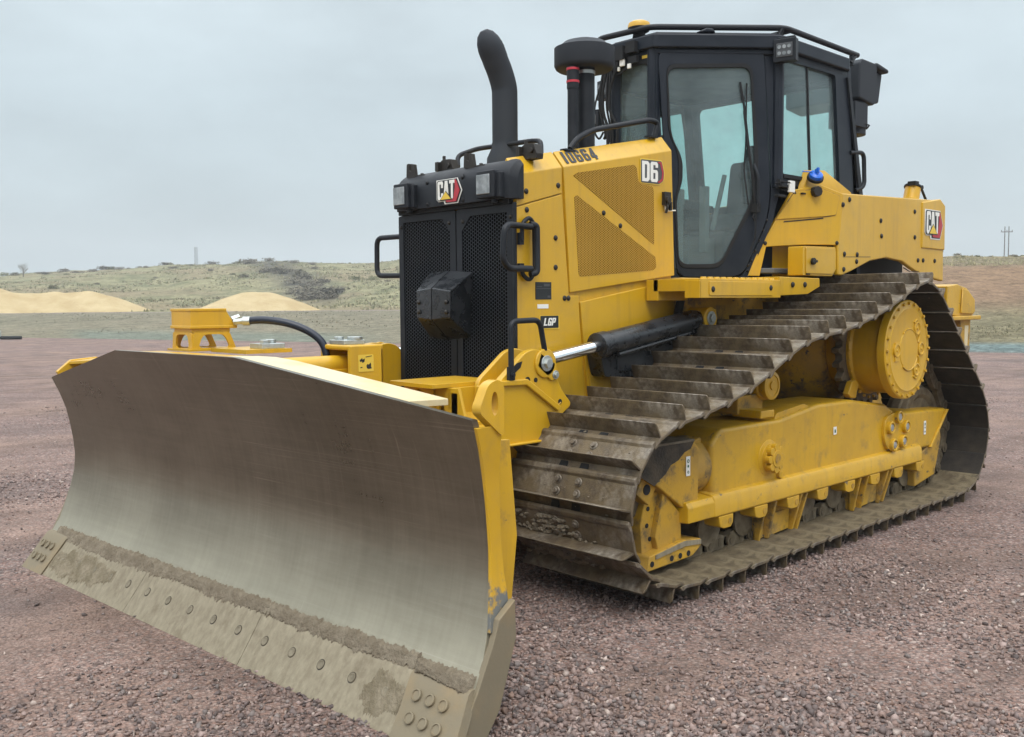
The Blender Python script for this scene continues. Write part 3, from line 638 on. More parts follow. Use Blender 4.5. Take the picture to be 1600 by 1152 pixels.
# ---- engine hood
def zc(x): return 2.409 + (2.522 - x) * .194
b = MB()                                         # inner shell that the panels sit on
secs = []
for x in (2.54, 2.14, 1.6, 1.02):
    z = zc(x) - .014; secs.append([(x, -.53, .7), (x, -.53, z - .02), (x, -.445, z + .015), (x, -.2, z + .02), (x, .30, z + .02), (x, .445, z + .10), (x, .53, z), (x, .53, .7)])
b.add([p for s_ in secs for p in s_], [tuple(range(8)), tuple(range(31, 23, -1))] + [(8 * i + k, 8 * i + (k + 1) % 8, 8 * i + 8 + (k + 1) % 8, 8 * i + 8 + k) for i in range(3) for k in range(8)])
P('engine_hood', b, MYD, .004)
def side_panel(name, poly, mat=MY, bev=.004, y0=.525, y1=.55):
    b = MB(); b.xz(poly, y0, y1); return both(name, b, mat, dozer, bev)
def pair(name, poly, mat=MY, bev=.004):
    b = MB(); b.xz(poly, .525, .55); chamfer(b, poly[-1][0], poly[-2][0]); a = part(name, b, mat, dozer, bev)
    c = MB(); c.xz([(x, z if k < 2 else z - .02) for k, (x, z) in enumerate(poly)], -.525, -.55); return a, part(name, c, mat, dozer, bev)
def chamfer(b, xa, xb):
    za, zb = zc(xa), zc(xb); n = Vector((0, -.012, -.02))
    b.prism([(xa, .55, za), (xb, .55, zb), (xb, .462, zb + .105), (xa, .462, za + .105)], n)
def zs_(x): return 1.722 + (2.0 - x) * .115        # seam under the engine door
zl = lambda x: 2.217 + (2.545 - x) * .265
pair('front_shoulder', [(2.538, zl(2.538) + .003), (2.15, zl(2.15) + .003), (2.15, zc(2.15)), (2.538, zc(2.538))])
fsp = side_panel('front_side_panel', [(2.538, .75), (1.93, .75), (2.0, 1.66), (2.0, 1.695), (2.09, 1.695), (2.15, zl(2.15) - .004), (2.538, zl(2.538) - .004)])
door, doorR = pair('engine_door', [(2.078, zs_(2.07)), (1.008, zs_(1.008)), (1.045, zc(1.045)), (2.135, zc(2.135))])
up = rpoly([(2.052, 2.441), (2.017, 2.460), (1.452, 2.562), (1.428, 2.545), (1.41, 2.46), (1.385, 2.438), (1.265, 2.434), (1.246, 2.415), (1.238, 2.04)], .012, 3)
lo = rpoly([(2.041, 2.31), (2.017, 2.322), (1.224, 1.957), (1.216, 1.888), (1.251, 1.868), (1.990, 1.815), (2.002, 1.832)], .012, 3)
for dd, s in ((door, 1), (doorR, -1)):
    for pl in (up, lo):
        b = MB(); b.xz(pl, s * .549, s * .552); part('mesh_screen', b, MYMESH, dd, 0)
side_panel('lower_side_panel', [(1.985, zs_(1.985) - .07), (1.01, zs_(1.01) - .035), (1.01, 1.0), (1.90, .98)])
b = MB(); b.xz([(1.91, 1.245), (1.2, 1.29), (1.2, .8), (1.9, .8)], .55, .562); both('belly_panel', b, MYD, dozer, .003)
b = MB()
for x, z in ((2.367, 2.464), (2.185, 2.368), (2.460, 2.313), (2.456, 2.204), (2.210, 2.048), (2.211, 1.868), (1.762, 2.226), (1.596, 2.152), (2.132, 1.679), (2.097, 1.679)):
    if z > zc(x) - .01: b.dome((x, .51, z), (0, .75, .6), .017)
    else: b.dome((x, .55, z), (0, 1, 0), .017, .01)
loose('panel_bolt', b, MBOLT, dozer)
# numbers and decals on the hood
q0 = Vector((2.096, .545, zc(2.096) + .008)); q1 = Vector((1.79, .545, zc(1.79) + .008)); upv = Vector((0, -.088, .105))
fn = frame(q0 + upv * .08 + Vector((0, .0013, .0011)), q1 - q0, upv * .78)
link('fleet_number', outline_mesh('fleet_number', word('I0664', 0, .0, 1, .95, .3, 0, [.55, 1, 1, 1, 1]), MSTN, fn, .001), door)
fn = frame((1.378, .5525, 2.46), (-.155, 0, .004), (0, 0, .135))
pb = link('model_badge', outline_mesh('model_badge', [rpoly([(-.1, -.1), (1.25, -.13), (1.55, .1), (1.62, .5), (1.42, 1.12), (-.12, 1.12)], .12)], MLTY, fn, .002), door)
f2 = lambda o: (lambda a, b_, d: fn(a, b_, d + o))
link('badge_border', outline_mesh('badge_border', [rpoly([(-.06, -.06), (1.22, -.08), (1.5, .1), (1.56, .5), (1.38, 1.07), (-.07, 1.07)], .1)], MGRYL, f2(.002), .002), pb)
link('badge_chevron', outline_mesh('badge_chevron', [[(1.12, -.02), (1.24, -.02), (1.45, .12), (1.52, .5), (1.34, 1.02), (1.12, 1.02), (1.12, .97), (1.26, .94), (1.41, .5), (1.37, .2), (1.22, .08), (1.12, .06)]], MRED, f2(.004), .002), pb)
link('lettering', outline_mesh('lettering', word('D6', 0, 0, 1.1, 1, .14), MWHT, f2(.004), .002), pb)
fn = frame((2.348, .5505, 1.497), (-.158, 0, .0), (0, 0, .075))
pb = link('type_plate', outline_mesh('type_plate', [rrect(-.03, -.1, 1.05, 1.02, .06)], MLTY, fn, .002), fsp[0])
link('plate_ground', outline_mesh('plate_ground', [rrect(0, 0, 1.0, 1.0, .05)], MDEC, f2(.002), .002), pb)
link('lettering', outline_mesh('lettering', word('LGP', .16, .2, .62, .62, .16, .12), MWHT, f2(.004), .002), pb)
fn2 = frame((2.388, .5505, 1.672), (-.137, 0, .0), (0, 0, .105))
pb = link('data_plate', outline_mesh('data_plate', [[(0, 0), (1, 0), (1, 1), (0, 1)]], MDEC, fn2, .002), fsp[0])
link('plate_print', outline_mesh('plate_print', [[(.03, .6), (.97, .6), (.97, .64), (.03, .64)], [(.52, .76), (.9, .76), (.9, .9), (.52, .9)], [(.08, .72), (.4, .72), (.4, .76), (.08, .76)], [(.75, .1), (.92, .1), (.92, .22), (.75, .22)]], MGRYL, lambda a, b_, d: fn2(a, b_, d + .002), .001), pb)
fn2 = frame((2.372, .5505, 1.617), (-.095, 0, .0), (0, 0, .026))
link('small_label', outline_mesh('small_label', [rrect(0, 0, 1, 1, .05)], MWHT, fn2, .002), fsp[0])
b = MB(); b.box((1.12, .565, 2.36), (.07, .03, .09)); b.cyl((1.13, .57, 2.35), (1.13, .60, 2.35), .025, n=10); b.tube([(1.12, .58, 2.35), (1.14, .585, 2.29), (1.14, .575, 2.26)], .01, 8); b.box((1.09, .575, 2.31), (.02, .02, .06))
lt = part('door_latch', b, MBOLT, door, .003)
b = MB(); b.tube([(1.135, .565, 2.31), (1.135, .565, 2.275), (1.02, .565, 2.285)], .005, 6); part('latch_rod', b, MWHT, lt, 0)

# ---- radiator guard at the front
b = MB()
cx0, cx1 = 2.54, 2.605
pr = [(2.50, 2.262), (2.605, 2.262), (2.612, 2.40), (2.598, 2.44), (2.565, 2.474), (2.54, 2.492), (2.50, 2.505)]
vs = []
for y, k in ((-.572, .55), (-.545, .12), (-.51, 0), (.51, 0), (.545, .12), (.575, .55)):
    for x, z in pr: vs.append((x - k * max(0, x - 2.50) * 1.0, y, z - k * (.07 if z > 2.3 else 0)))
n = len(pr)
b.add(vs, [tuple(range(n)), tuple(range(6 * n - 1, 5 * n - 1, -1))] + [(i * n + k, i * n + (k + 1) % n, (i + 1) * n + (k + 1) % n, (i + 1) * n + k) for i in range(5) for k in range(n)])
cowl = P('front_cowl', b, MB_, .006)
b = MB(); b.bb(2.40, 2.575, -.55, .522, 2.238, 2.264); b.bb(2.605, 2.609, .155, .16, 2.27, 2.44)
for y in (-.2, .145):
    for z in (2.42, 2.285): b.dome((2.608, y, z), (1, 0, 0), .012)
part('cowl_trim', b, MRUB, cowl, 0)
emblem(cowl, frame((2.6135, -.08, 2.298), (0, .172, 0), (0, 0, .116)))
for s, y0 in ((-1, -.415), (1, .405)):
    b = MB(); b.box((2.61, y0 + .0, 2.352), (.10, .155, .16)); b.box((2.60, y0 + .05, 2.345), (.08, .12, .15)); b.cyl((2.60, y0 + .02, 2.27), (2.60, y0 + .02, 2.24), .02, n=8)
    h = part('headlight', b, MB_, cowl, .018, seg=3)
    b = MB(); b.box((2.664, y0 - .012, 2.352), (.008, .115, .115)); part('lamp_lens', b, MLENS, h, .006)
b = MB(); b.bb(2.40, 2.53, -.58, .52, .95, 2.24); P('radiator_frame', b, MB_, .006)
for y0, y1, nm in ((-.575, .012, 1), (.024, .545, 1)):
    b = MB(); b.ring(rrect(y0, 1.0, y1, 2.236, .012, 3), rpoly([(y0 + .05, 1.05), (y1 - .05, 1.05), (y1 - .05, 2.10), (y1 - .13, 2.19), (y0 + .05, 2.19)] if y0 < 0 else [(y0 + .05, 1.05), (y1 - .06, 1.05), (y1 - .06, 2.19), (y0 + .13, 2.19), (y0 + .05, 2.10)], .01, 2), lambda u, v, d: Vector((2.535 + d, u, v)), .022)
    gd = P('grille_door', b, MB_, .004)
    b = MB(); b.bb(2.536, 2.550, y0 + .045, y1 - .045, 1.04, 2.195); part('mesh_screen', b, MGRILLE, gd, 0)
    b = MB()
    for z in (1.1, 2.16): b.dome((2.557, (y1 - .06 if y0 < 0 else y0 + .06), z), (1, 0, 0), .014); b.dome((2.557, (y0 + .03 if y0 < 0 else y1 - .03), z), (1, 0, 0), .012)
    loose('door_bolt', b, MBOLT, gd, 0)
b = MB(); b.bb(2.541, 2.562, .535, .556, .95, 2.245); P('grille_side_post', b, MB_, .006)
F = [(2.76, -.132, 1.733), (2.775, .036, 1.746), (2.76, .197, 1.726), (2.76, -.129, 1.562), (2.775, .034, 1.553), (2.76, .190, 1.566)]
Bk = [(2.55, -.26, 1.85), (2.55, -.055, 1.862), (2.55, .163, 1.845), (2.55, -.26, 1.43), (2.55, -.07, 1.415), (2.55, .15, 1.438)]
for sd in (0, 1):
    b = MB(); g = .003 if sd else -.003; a_, c_ = (0, 1) if sd == 0 else (1, 2)
    q = [F[a_], F[c_], F[c_ + 3], F[a_ + 3], Bk[a_], Bk[c_], Bk[c_ + 3], Bk[a_ + 3]]
    q = [(x, y + (g if i in ((1, 2, 5, 6) if sd == 0 else (0, 3, 4, 7)) else 0), z) for i, (x, y, z) in enumerate(q)]
    b.add(q, [(0, 1, 2, 3), (7, 6, 5, 4), (0, 4, 5, 1), (1, 5, 6, 2), (2, 6, 7, 3), (3, 7, 4, 0)])
    fc = P('fan_drive_cover', b, MGLB, .006)
    b = MB()
    for z in (1.66, 1.60): b.dome((2.77, .165 if sd else -.10, z), (1, 0, 0), .014)
    loose('cover_bolt', b, MBOLT, fc, 0)
# handles round the front
b = MB(); b.tube([(2.50, -.57, 2.108), (2.50, -.905, 2.112), (2.50, -.91, 1.85), (2.50, -.57, 1.843)], .018, 12, .06); P('grab_handle', b, MB_, 0)
b = MB()
b.tube([(2.47, .60, 2.10), (2.72, .64, 2.10), (2.74, .64, 1.90), (2.68, .63, 1.85), (2.47, .60, 1.853)], .019, 12, .06)
b.tube([(2.47, .59, 2.115), (2.42, .60, 2.11), (2.42, .60, 1.83), (2.47, .59, 1.82)], .019, 12, .05)
b.tube([(2.52, .575, 2.02), (2.52, .575, 2.12), (2.46, .575, 2.16), (2.42, .575, 2.12), (2.42, .58, 1.84), (2.46, .575, 1.78), (2.52, .575, 1.82), (2.52, .575, 1.87)], .013, 10, .04)
b.box((2.52, .562, 2.03), (.035, .022, .07)); b.box((2.52, .562, 1.86), (.035, .022, .05))
P('grab_handle', b, MB_, 0)
# brackets and hinges on the cowl top
def hook(x, y, z): 
    b = MB(); b.bb(x - .02, x + .02, y - .05, y + .03, z, z + .012); b.prism([(x, y - .05, z), (x, y - .045, z + .085), (x, y - .025, z + .09), (x, y - .02, z + .045), (x, y + .0, z + .035), (x, y + .005, z + .085), (x, y + .025, z + .08), (x, y + .045, z - .02)], (.03, 0, 0)); b.bolt((x - .01, y + .07, z), (0, 0, 1), .014, .02); b.bb(x - .04, x + .02, y + .03, y + .13, z - .006, z + .006); P('hinge_hook', b, MBOLT, .002)
hook(2.53, -.43, 2.485); hook(2.53, .15, 2.487)
def catch(x, y, z):
    b = MB(); b.prism([(x, y - .08, z), (x, y - .075, z + .07), (x, y - .02, z + .095), (x, y + .055, z + .09), (x, y + .08, z + .03), (x, y + .075, z)], (-.06, 0, 0)); b.box((x + .012, y - .055, z + .05), (.03, .03, .06)); b.cyl((x, y + .04, z + .05), (x + .015, y + .04, z + .05), .016); b.cyl((x - .02, y - .03, z + .08), (x - .02, y - .03, z + .12), .012, n=6); P('hood_catch', b, MBOLT, .003)
catch(2.46, -.20, 2.49); catch(2.40, .50, 2.51)
b = MB(); b.tube([(2.33, -.22, 2.55), (2.30, -.26, 2.63), (2.18, -.20, 2.68), (2.12, .28, 2.68), (2.16, .38, 2.66), (2.22, .44, 2.56)], .016, 10, .05); P('hood_rail', b, MB_, 0)
# exhaust stack
b = MB(); pth = smooth_path([(2.11, 0, 2.50), (2.11, 0, 2.6), (2.11, 0, 2.8), (2.11, 0, 2.98), (2.115, 0, 3.06), (2.15, 0, 3.15), (2.19, 0, 3.22), (2.225, 0, 3.29)], 5)
b.tube(pth, .084, 28); n0 = len(b.v)
b.lathe((2.11, 0, 2.5), (0, 0, 1), [(.125, 0), (.12, .10), (.088, .17), (.087, .20)], 28)
ex = P('exhaust_stack', b, MTEX, 0)
b = MB(); b.lathe((2.205, 0, 3.25), (.52, 0, .85), [(.084, -.03), (.086, .02), (.084, .06), (.075, .10), (.055, .14), (.025, .165)], 28)
part('stack_tip', b, MTEX, ex, 0)
# air pre-cleaner
b = MB(); b.lathe((1.665, .3, 3.155), (0, 0, 1), [(.07, .035), (.175, .03), (.19, .04), (.20, .06), (.20, .172), (.165, .186), (.135, .212), (.08, .228), (.01, .232)], 48)
pc = P('air_precleaner', b, MTEX, 0)
b = MB(); b.cyl((1.685, .33, 2.60), (1.685, .33, 3.19), .059, n=28); part('intake_pipe', b, MB_, pc, 0)
b = MB(); b.cyl((1.685, .33, 3.15), (1.685, .33, 3.172), .062, n=28); part('pipe_collar', b, MZINC, pc, 0)
b = MB(); b.cyl((1.81, .33, 2.60), (1.81, .33, 3.06), .036, n=20); b.cyl((1.81, .33, 3.04), (1.81, .33, 3.18), .040, n=20); part('drain_pipe', b, MB_, pc, 0)
for z in (3.165, 3.085): b = MB(); b.cyl((1.81, .33, z - .007), (1.81, .33, z + .007), .043, n=20); part('hose_clamp', b, MTEAL, pc, 0)
b = MB(); b.tube([(1.99, .47, 2.62), (1.93, .48, 2.69), (1.80, .48, 2.755), (1.20, .48, 2.895), (1.12, .49, 2.885), (1.15, .48, 2.79)], .019, 12, .07); b.box((1.17, .47, 2.785), (.09, .05, .012)); b.box((2.0, .46, 2.61), (.09, .05, .012)); P('hood_handrail', b, MB_, 0)

# ------------------------------------------------------------------ cab
DA = Vector((.78, .2, 0)); DU = Vector((-.7725, .6349, 0)); DN = Vector((.6349, .7725, 0))
def dfn(o, s=1):
    def f(u, v, d):
        p = DA + DU * u + DN * (d + o); return Vector((p.x, p.y * s, v))
    return f
def wfn(o, s=1): return lambda u, v, d: Vector((u, s * (.80 + o + d), v))
DOOR_O = rpoly([(.012, 3.49), (.81, 3.51), (.868, 2.464), (.846, 2.26), (.66, 1.833), (.168, 1.83), (.06, 2.81)], .09, 6)
GLASS = rpoly([(.082, 3.372), (.71, 3.385), (.757, 2.70), (.742, 2.40), (.49, 1.915), (.175, 1.915), (.147, 2.40), (.186, 2.52), (.186, 2.72), (.105, 2.88)], .075, 6)
def grow(poly, k):
    cx = sum(p[0] for p in poly) / len(poly); cy = sum(p[1] for p in poly) / len(poly)
    o = []
    for x, y in poly:
        d = hypot(x - cx, y - cy); o.append((x + (x - cx) / d * k, y + (y - cy) / d * k))
    return o
cabf = MB()
for s in (1, -1):
    cabf.ring([(-.02, 1.80), (-.02, 3.59), (.955, 3.59), (.955, 2.52), (.89, 2.24), (.70, 1.80)], grow(DOOR_O, .012), dfn(-.05, s), .05, 90)
    cabf.ring([(.055, 2.52), (.055, 3.58), (-.94, 3.58), (-1.17, 2.52)], rpoly([(.015, 2.60), (.02, 3.44), (-.76, 3.445), (-.86, 2.60)] if s > 0 else [(.015, 2.60), (.02, 3.44), (-.86, 3.445), (-1.06, 2.60)], .03, 3), wfn(-.05, s), .05, 60)
    cabf.tube([dfn(-.025, s)(-.015, z, 0) for z in (1.8, 3.59)], .04, 10); cabf.tube([(.055, s * .775, 2.5), (.055, s * .775, 3.59)], .045, 10)
    cabf.prism([(.15, s * .60, 1.8), (.10, s * .66, 1.8), (-1.12, s * .74, 1.8), (-1.12, s * .60, 1.8)], (0, 0, .74))
cabf.ring([(-.22, 2.2), (.22, 2.2), (.22, 3.59), (-.22, 3.59)], rpoly([(-.15, 2.35), (.155, 2.35), (.155, 3.42), (-.15, 3.42)], .05, 4), lambda u, v, d: Vector((.745 + d, u, v)), .045, 60)
cabf.ring([(-.8, 1.8), (.8, 1.8), (.8, 3.58), (-.8, 3.58)], rpoly([(-.69, 2.52), (.69, 2.52), (.69, 3.42), (-.69, 3.42)], .06, 4), lambda u, v, d: Vector((-1.16 + .16 * (v - 2.4) / 1.2 + d, u, v)), .05, 60)
cab = P('cab', cabf, MCAB, .006)
def cpart(name, b, mat, bev=.004, **k): return part(name, b, mat, cab, bev, **k)
for s in (1, -1):
    b = MB(); b.ring(DOOR_O, grow(GLASS, .012), dfn(-.005, s), .022, 90)
    dr = cpart('cab_door', b, MCAB, .008)
    b = MB(); b.ring(grow(GLASS, .016), grow(GLASS, -.016), dfn(.012, s), .012, 90); part('door_seal', b, MRUB, dr, .003)
    b = MB(); f = dfn(.006, s); b.add([f(u, v, 0) for u, v in GLASS], [tuple(range(len(GLASS)))]); part('door_window', b, MGLASS, dr, 0, smooth=False)
    b = MB(); f = wfn(-.02, s); b.add([f(u, v, 0) for u, v in ((.018, 2.598), (.022, 3.442), (-.345, 3.444), (-.418, 2.598))], [(0, 1, 2, 3)]); cpart('side_window', b, MGLASS, 0, smooth=False)
    b = MB(); f = wfn(-.03, s); b.add([f(u, v, 0) for u, v in ((-.345, 3.444), (-.418, 2.598), (-.862 if s > 0 else -1.062, 2.598), (-.762 if s > 0 else -.862, 3.447))], [(0, 1, 2, 3)]); cpart('side_window', b, MGLASS, 0, smooth=False)
    b = MB(); f = wfn(-.03, s); b.prism([f(-.335, 3.45, 0), f(-.41, 2.59, 0), f(-.428, 2.59, 0), f(-.353, 3.45, 0)], (0, s * .02, 0)); b.prism([f(.02, 2.6, 0), f(-.84, 2.6, 0), f(-.84, 2.57, 0), f(.02, 2.57, 0)], (0, s * .045, 0)); cpart('window_bar', b, MRUB, .002)
    if s == 1:
        f = dfn(.03, 1); b = MB()
        b.tube([f(.690, 2.36, .02), f(.655, 2.62, .01), f(.672, 2.80, .0), f(.674, 3.25, 0)], .006, 8, .05); b.tube([f(.745, 2.36, .015), f(.715, 2.60, .02), f(.69, 2.75, .02), f(.655, 3.05, .012)], .011, 8)
        b.tube([f(.628, 3.26, -.008), f(.66, 3.08, -.006), f(.695, 2.72, -.006)], .009, 8); b.box(f(.748, 2.34, .015), (.05, .05, .06)); b.tube([f(.748, 2.33, .02), f(.72, 2.27, .03), f(.745, 2.24, .02)], .006, 6)
        b.tube([f(.745, 2.36, .03), f(.74, 2.12, .03), f(.70, 2.02, .03)], .006, 6)
        part('door_wiper', b, MRUB, dr, 0)
        b = MB(); b.tube([f(.735, 2.66, 0), f(.755, 2.58, .035), f(.76, 2.36, .035), f(.74, 2.30, 0)], .012, 8, .03); part('door_handle', b, MB_, dr, 0)
        b = MB()
        for u, v in ((.835, 2.02), (.80, 1.92), (.862, 2.1)): b.dome(dfn(0)(u - .09, v, .0), DN, .012)
        part('door_bolt', b, MBOLT, dr, 0)
b = MB(); b.add([(.775, y, z) for y, z in ((-.155, 2.345), (.16, 2.345), (.16, 3.425), (-.155, 3.425))], [(0, 1, 2, 3)]); cpart('windscreen', b, MGLASS, 0, smooth=False)
b = MB(); b.ring(rpoly([(-.165, 2.335), (.17, 2.335), (.17, 3.435), (-.165, 3.435)], .06, 4), rpoly([(-.14, 2.365), (.145, 2.365), (.145, 3.405), (-.14, 3.405)], .05, 4), lambda u, v, d: Vector((.785 + d, u, v)), .015, 60); cpart('window_seal', b, MRUB, .003)
b = MB(); b.add([(-1.14 + .16 * (z - 2.4) / 1.2, y, z) for y, z in ((-.715, 2.515), (.715, 2.515), (.715, 3.425), (-.715, 3.425))], [(0, 1, 2, 3)]); cpart('rear_window', b, MGLASS, 0, smooth=False)
b = MB(); hexp = [(.83, .22), (.085, .835), (-.93, .835), (-.98, .80), (-.98, -.80), (-.93, -.835), (.085, -.835), (.83, -.22)]
b.xy(hexp, 3.50, 3.60); b.xy([(x * .93, y * .93) for x, y in hexp], 3.60, 3.625); b.xy([(x * .96, y * .96) for x, y in hexp], 3.46, 3.50)
b.prism([dfn(.01)(.30, 3.62, 0), dfn(.01)(.38, 3.655, 0), dfn(.01)(.43, 3.65, 0), dfn(.01)(.45, 3.62, 0)], -DN * .3)
roof = cpart('cab_roof', b, MCAB, .02, seg=3)
b = MB(); fr_ = dfn(.022); b.prism([fr_(.03, 3.50, 0), fr_(.72, 3.50, 0), fr_(.80, 3.54, 0), fr_(.9, 3.585, 0), fr_(.04, 3.585, 0)], DN * .01); part('roof_fascia', b, MB_, roof, .003)
b = MB()
b.tube([(-1.12, .80, 3.66), (.0, .80, 3.67), (.765, .14, 3.672), (.82, -.32, 3.665), (.02, -.82, 3.67), (-1.12, -.80, 3.66)], .022, 12, .07)
for p, q in (((.04, .765, 3.60), (.02, .785, 3.665)), ((.12, .70, 3.60), (-.06, .80, 3.66)), ((-1.0, .80, 3.58), (-1.09, .80, 3.655)), ((-1.02, .80, 3.56), (-1.02, .80, 3.65)), ((.78, -.28, 3.52), (.81, -.30, 3.66)), ((.02, -.80, 3.6), (.02, -.82, 3.67)), ((-1.0, -.8, 3.55), (-1.1, -.8, 3.66))): b.tube([p, q], .018, 8)
cpart('roof_rail', b, MB_, 0)
b = MB(); b.lathe((.72, .0, 3.63), (0, 0, 1), [(.05, 0), (.045, .03), (.075, .045), (.084, .06), (.085, .072)], 28); bc = cpart('beacon_base', b, MRUB, .002)
b = MB(); b.lathe((.72, .0, 3.70), (0, 0, 1), [(.085, 0), (.085, .018), (.078, .036), (.055, .048), (.015, .053)], 28); part('beacon_dome', b, MAMB, bc, 0)
def worklamp(p, yaw, sz=.15):
    R = Matrix.Rotation(yaw, 3, 'Z'); b = MB(); b.box(p, (.07, sz, sz), R); b.box(Vector(p) + R @ Vector((-.045, 0, 0)), (.05, sz * .6, sz * .9), R); b.box(Vector(p) + R @ Vector((-.02, 0, sz * .55)), (.04, sz * .8, .03), R)
    for k in range(4): b.box(Vector(p) + R @ Vector((-.06, sz * (-.3 + .2 * k), -.0)), (.05, .012, sz * .85), R)
    h = cpart('work_lamp', b, MB_, .012); b = MB(); b.box(Vector(p) + R @ Vector((.038, 0, 0)), (.006, sz * .72, sz * .6), R); ln = part('lamp_lens', b, MGRYL, h, .004)
    b = MB()
    for k in (-1, 0, 1):
        for j in (-1, 1): b.cyl(Vector(p) + R @ Vector((.040, k * sz * .22, j * sz * .14)), Vector(p) + R @ Vector((.044, k * sz * .22, j * sz * .14)), sz * .085, n=12)
    part('lamp_reflector', b, MLENS, ln, 0)
worklamp((.10, .865, 3.475), .25, .165); worklamp((.10, -.865, 3.475), -.25, .165)
worklamp((.86, -.34, 3.05), .3, .12)
b = MB()                                         # camera brackets, connectors and cables on the front corner
for p, d in (((.84, .03, 3.53), (.06, .09, .08)), ((.85, -.06, 3.50), (.07, .07, .10)), ((.84, -.16, 3.46), (.05, .12, .14)), ((.80, .15, 3.56), (.05, .06, .05)), ((.86, -.20, 3.54), (.05, .06, .06)), ((.84, .04, 3.44), (.03, .08, .05))): b.box(p, d)
for k, (y0, y1, z1) in enumerate(((-.17, -.20, 2.6), (-.19, -.25, 2.7), (-.205, -.235, 2.55), (-.22, -.27, 2.9), (-.15, -.17, 2.62), (-.10, -.18, 2.75))):
    b.tube(smooth_path([(.85, y0 + .05, 3.50), (.87, y0, 3.40), (.86, y1, 3.15), (.84, y0 - .01, 2.95), (.83, y1 + .02, z1)], 5), .009 + .003 * (k % 2), 6)
b.tube(smooth_path([(.86, -.26, 3.3), (.88, -.30, 3.15), (.88, -.31, 2.98), (.87, -.27, 2.90), (.85, -.24, 2.95)], 5), .008, 6)
b.tube(smooth_path([(.84, .04, 3.46), (.855, -.02, 3.38), (.85, -.12, 3.36), (.85, -.17, 3.44)], 5), .008, 6)
cpart('camera_wiring', b, MRUB, 0)
b = MB(); b.box((.862, -.045, 3.435), (.02, .04, .06)); b.box((.86, .02, 3.395), (.015, .03, .035)); b.box((.86, -.08, 3.39), (.015, .02, .03)); cpart('wiring_plug', b, MWHT, .003)
b = MB(); b.box((.792, .115, 3.465), (.006, .055, .04)); cpart('inspection_sticker', b, MLTY, 0)
b = MB(); b.box((.105, .835, 2.53), (.06, .03, .035)); b.box((.07, .845, 2.50), (.12, .04, .02)); b.box((.09, .83, 2.43), (.1, .04, .02))
b.tube(smooth_path([(.14, .81, 2.52), (.1, .86, 2.53), (.02, .87, 2.52), (.05, .85, 2.47), (.13, .82, 2.49)], 5), .006, 6); cpart('sensor_bracket', b, MRUB, .002)
b = MB(); b.box((.0, .865, 2.50), (.075, .02, .085)); cpart('white_tag', b, MWHT, .003)
b = MB(); b.tube([(-1.02, .80, 2.86), (-1.22, .82, 2.88), (-1.24, .82, 2.60), (-1.12, .80, 2.56)], .018, 10, .06); b.prism([(-.93, .79, 3.45), (-.97, .79, 3.45), (-1.24, .79, 2.45), (-1.18, .79, 2.45)], (0, .03, 0)); cpart('rear_grab_handle', b, MB_, 0)
b = MB(); b.xz([(-1.19, 3.33), (-1.19, 3.62), (-1.24, 3.66), (-1.50, 3.655), (-1.52, 3.34), (-1.45, 3.30)], .10, .79); b.xz([(-1.50, 3.60), (-1.50, 3.34), (-1.60, 3.34), (-1.66, 3.60)], .14, .76); b.xz([(-1.48, 3.62), (-1.70, 3.60), (-1.70, 3.635), (-1.48, 3.665)], .10, .80)
ac = cpart('cab_filter_box', b, MTEX, .02)
b = MB(); b.cyl((-1.32, .64, 3.05), (-1.32, .64, 3.33), .13, n=24); b.box((-1.25, .66, 3.2), (.22, .24, .2)); b.cyl((-1.25, .70, 3.0), (-1.25, .70, 3.09), .02, n=10); b.tube([(-1.32, .77, 3.14), (-1.35, .80, 3.12), (-1.38, .76, 3.10)], .008, 6); part('filter_canister', b, MTEX, ac, .01)
# cab interior
b = MB(); b.xy([(.74, .2), (.06, .76), (-1.05, .76), (-1.05, -.76), (.06, -.76), (.74, -.2)], 1.86, 1.90); b.bb(.45, .70, -.22, .22, 1.9, 2.42); b.bb(-1.06, -.90, -.74, .74, 1.9, 2.40)
b.box((.52, 0, 2.45), (.22, .40, .12)); cpart('cab_floor', b, MINT, .01)
b = MB(); b.bb(-.72, -.15, -.25, .25, 2.22, 2.36); b.box((-.80, .02, 2.58), (.14, .44, .56), Matrix.Rotation(-.16, 3, 'Y')); b.box((-.875, .04, 2.92), (.09, .26, .17), Matrix.Rotation(-.16, 3, 'Y')); b.bb(-.48, -.1, -.22, .22, 1.9, 2.22)
seat = cpart('operator_seat', b, MSEAT, .05, seg=3)
b = MB()
for s in (1, -1): b.box((-.38, s * .36, 2.48), (.40, .12, .09)); b.box((-.45, s * .36, 2.25), (.3, .1, .45)); b.cyl((-.18, s * .36, 2.48), (-.16, s * .36, 2.62), .035, n=12); b.lathe((-.16, s * .36, 2.60), (0, 0, 1), [(.03, 0), (.045, .03), (.045, .07), (.02, .09)], 14)
part('arm_rest', b, MSEAT, seat, .03)
b = MB(); b.box((.30, .30, 2.28), (.06, .05, .5)); b.cyl((.25, .34, 2.2), (.15, .38, 2.62), .018); b.box((.12, -.1, 2.05), (.35, .5, .22)); b.box((.35, -.45, 2.35), (.25, .22, .3)); b.tube([(.5, .1, 2.42), (.4, .12, 2.58), (.38, .12, 2.62)], .02, 8); b.box((.42, -.28, 2.72), (.04, .26, .2), Matrix.Rotation(.4, 3, 'Z')); b.cyl((.45, -.2, 2.5), (.43, -.26, 2.66), .02); b.tube([(.60, .12, 2.9), (.61, .17, 2.87), (.61, .17, 3.2), (.60, .12, 3.22)], .01, 8, .03); cpart('monitor', b, MINT, .008)

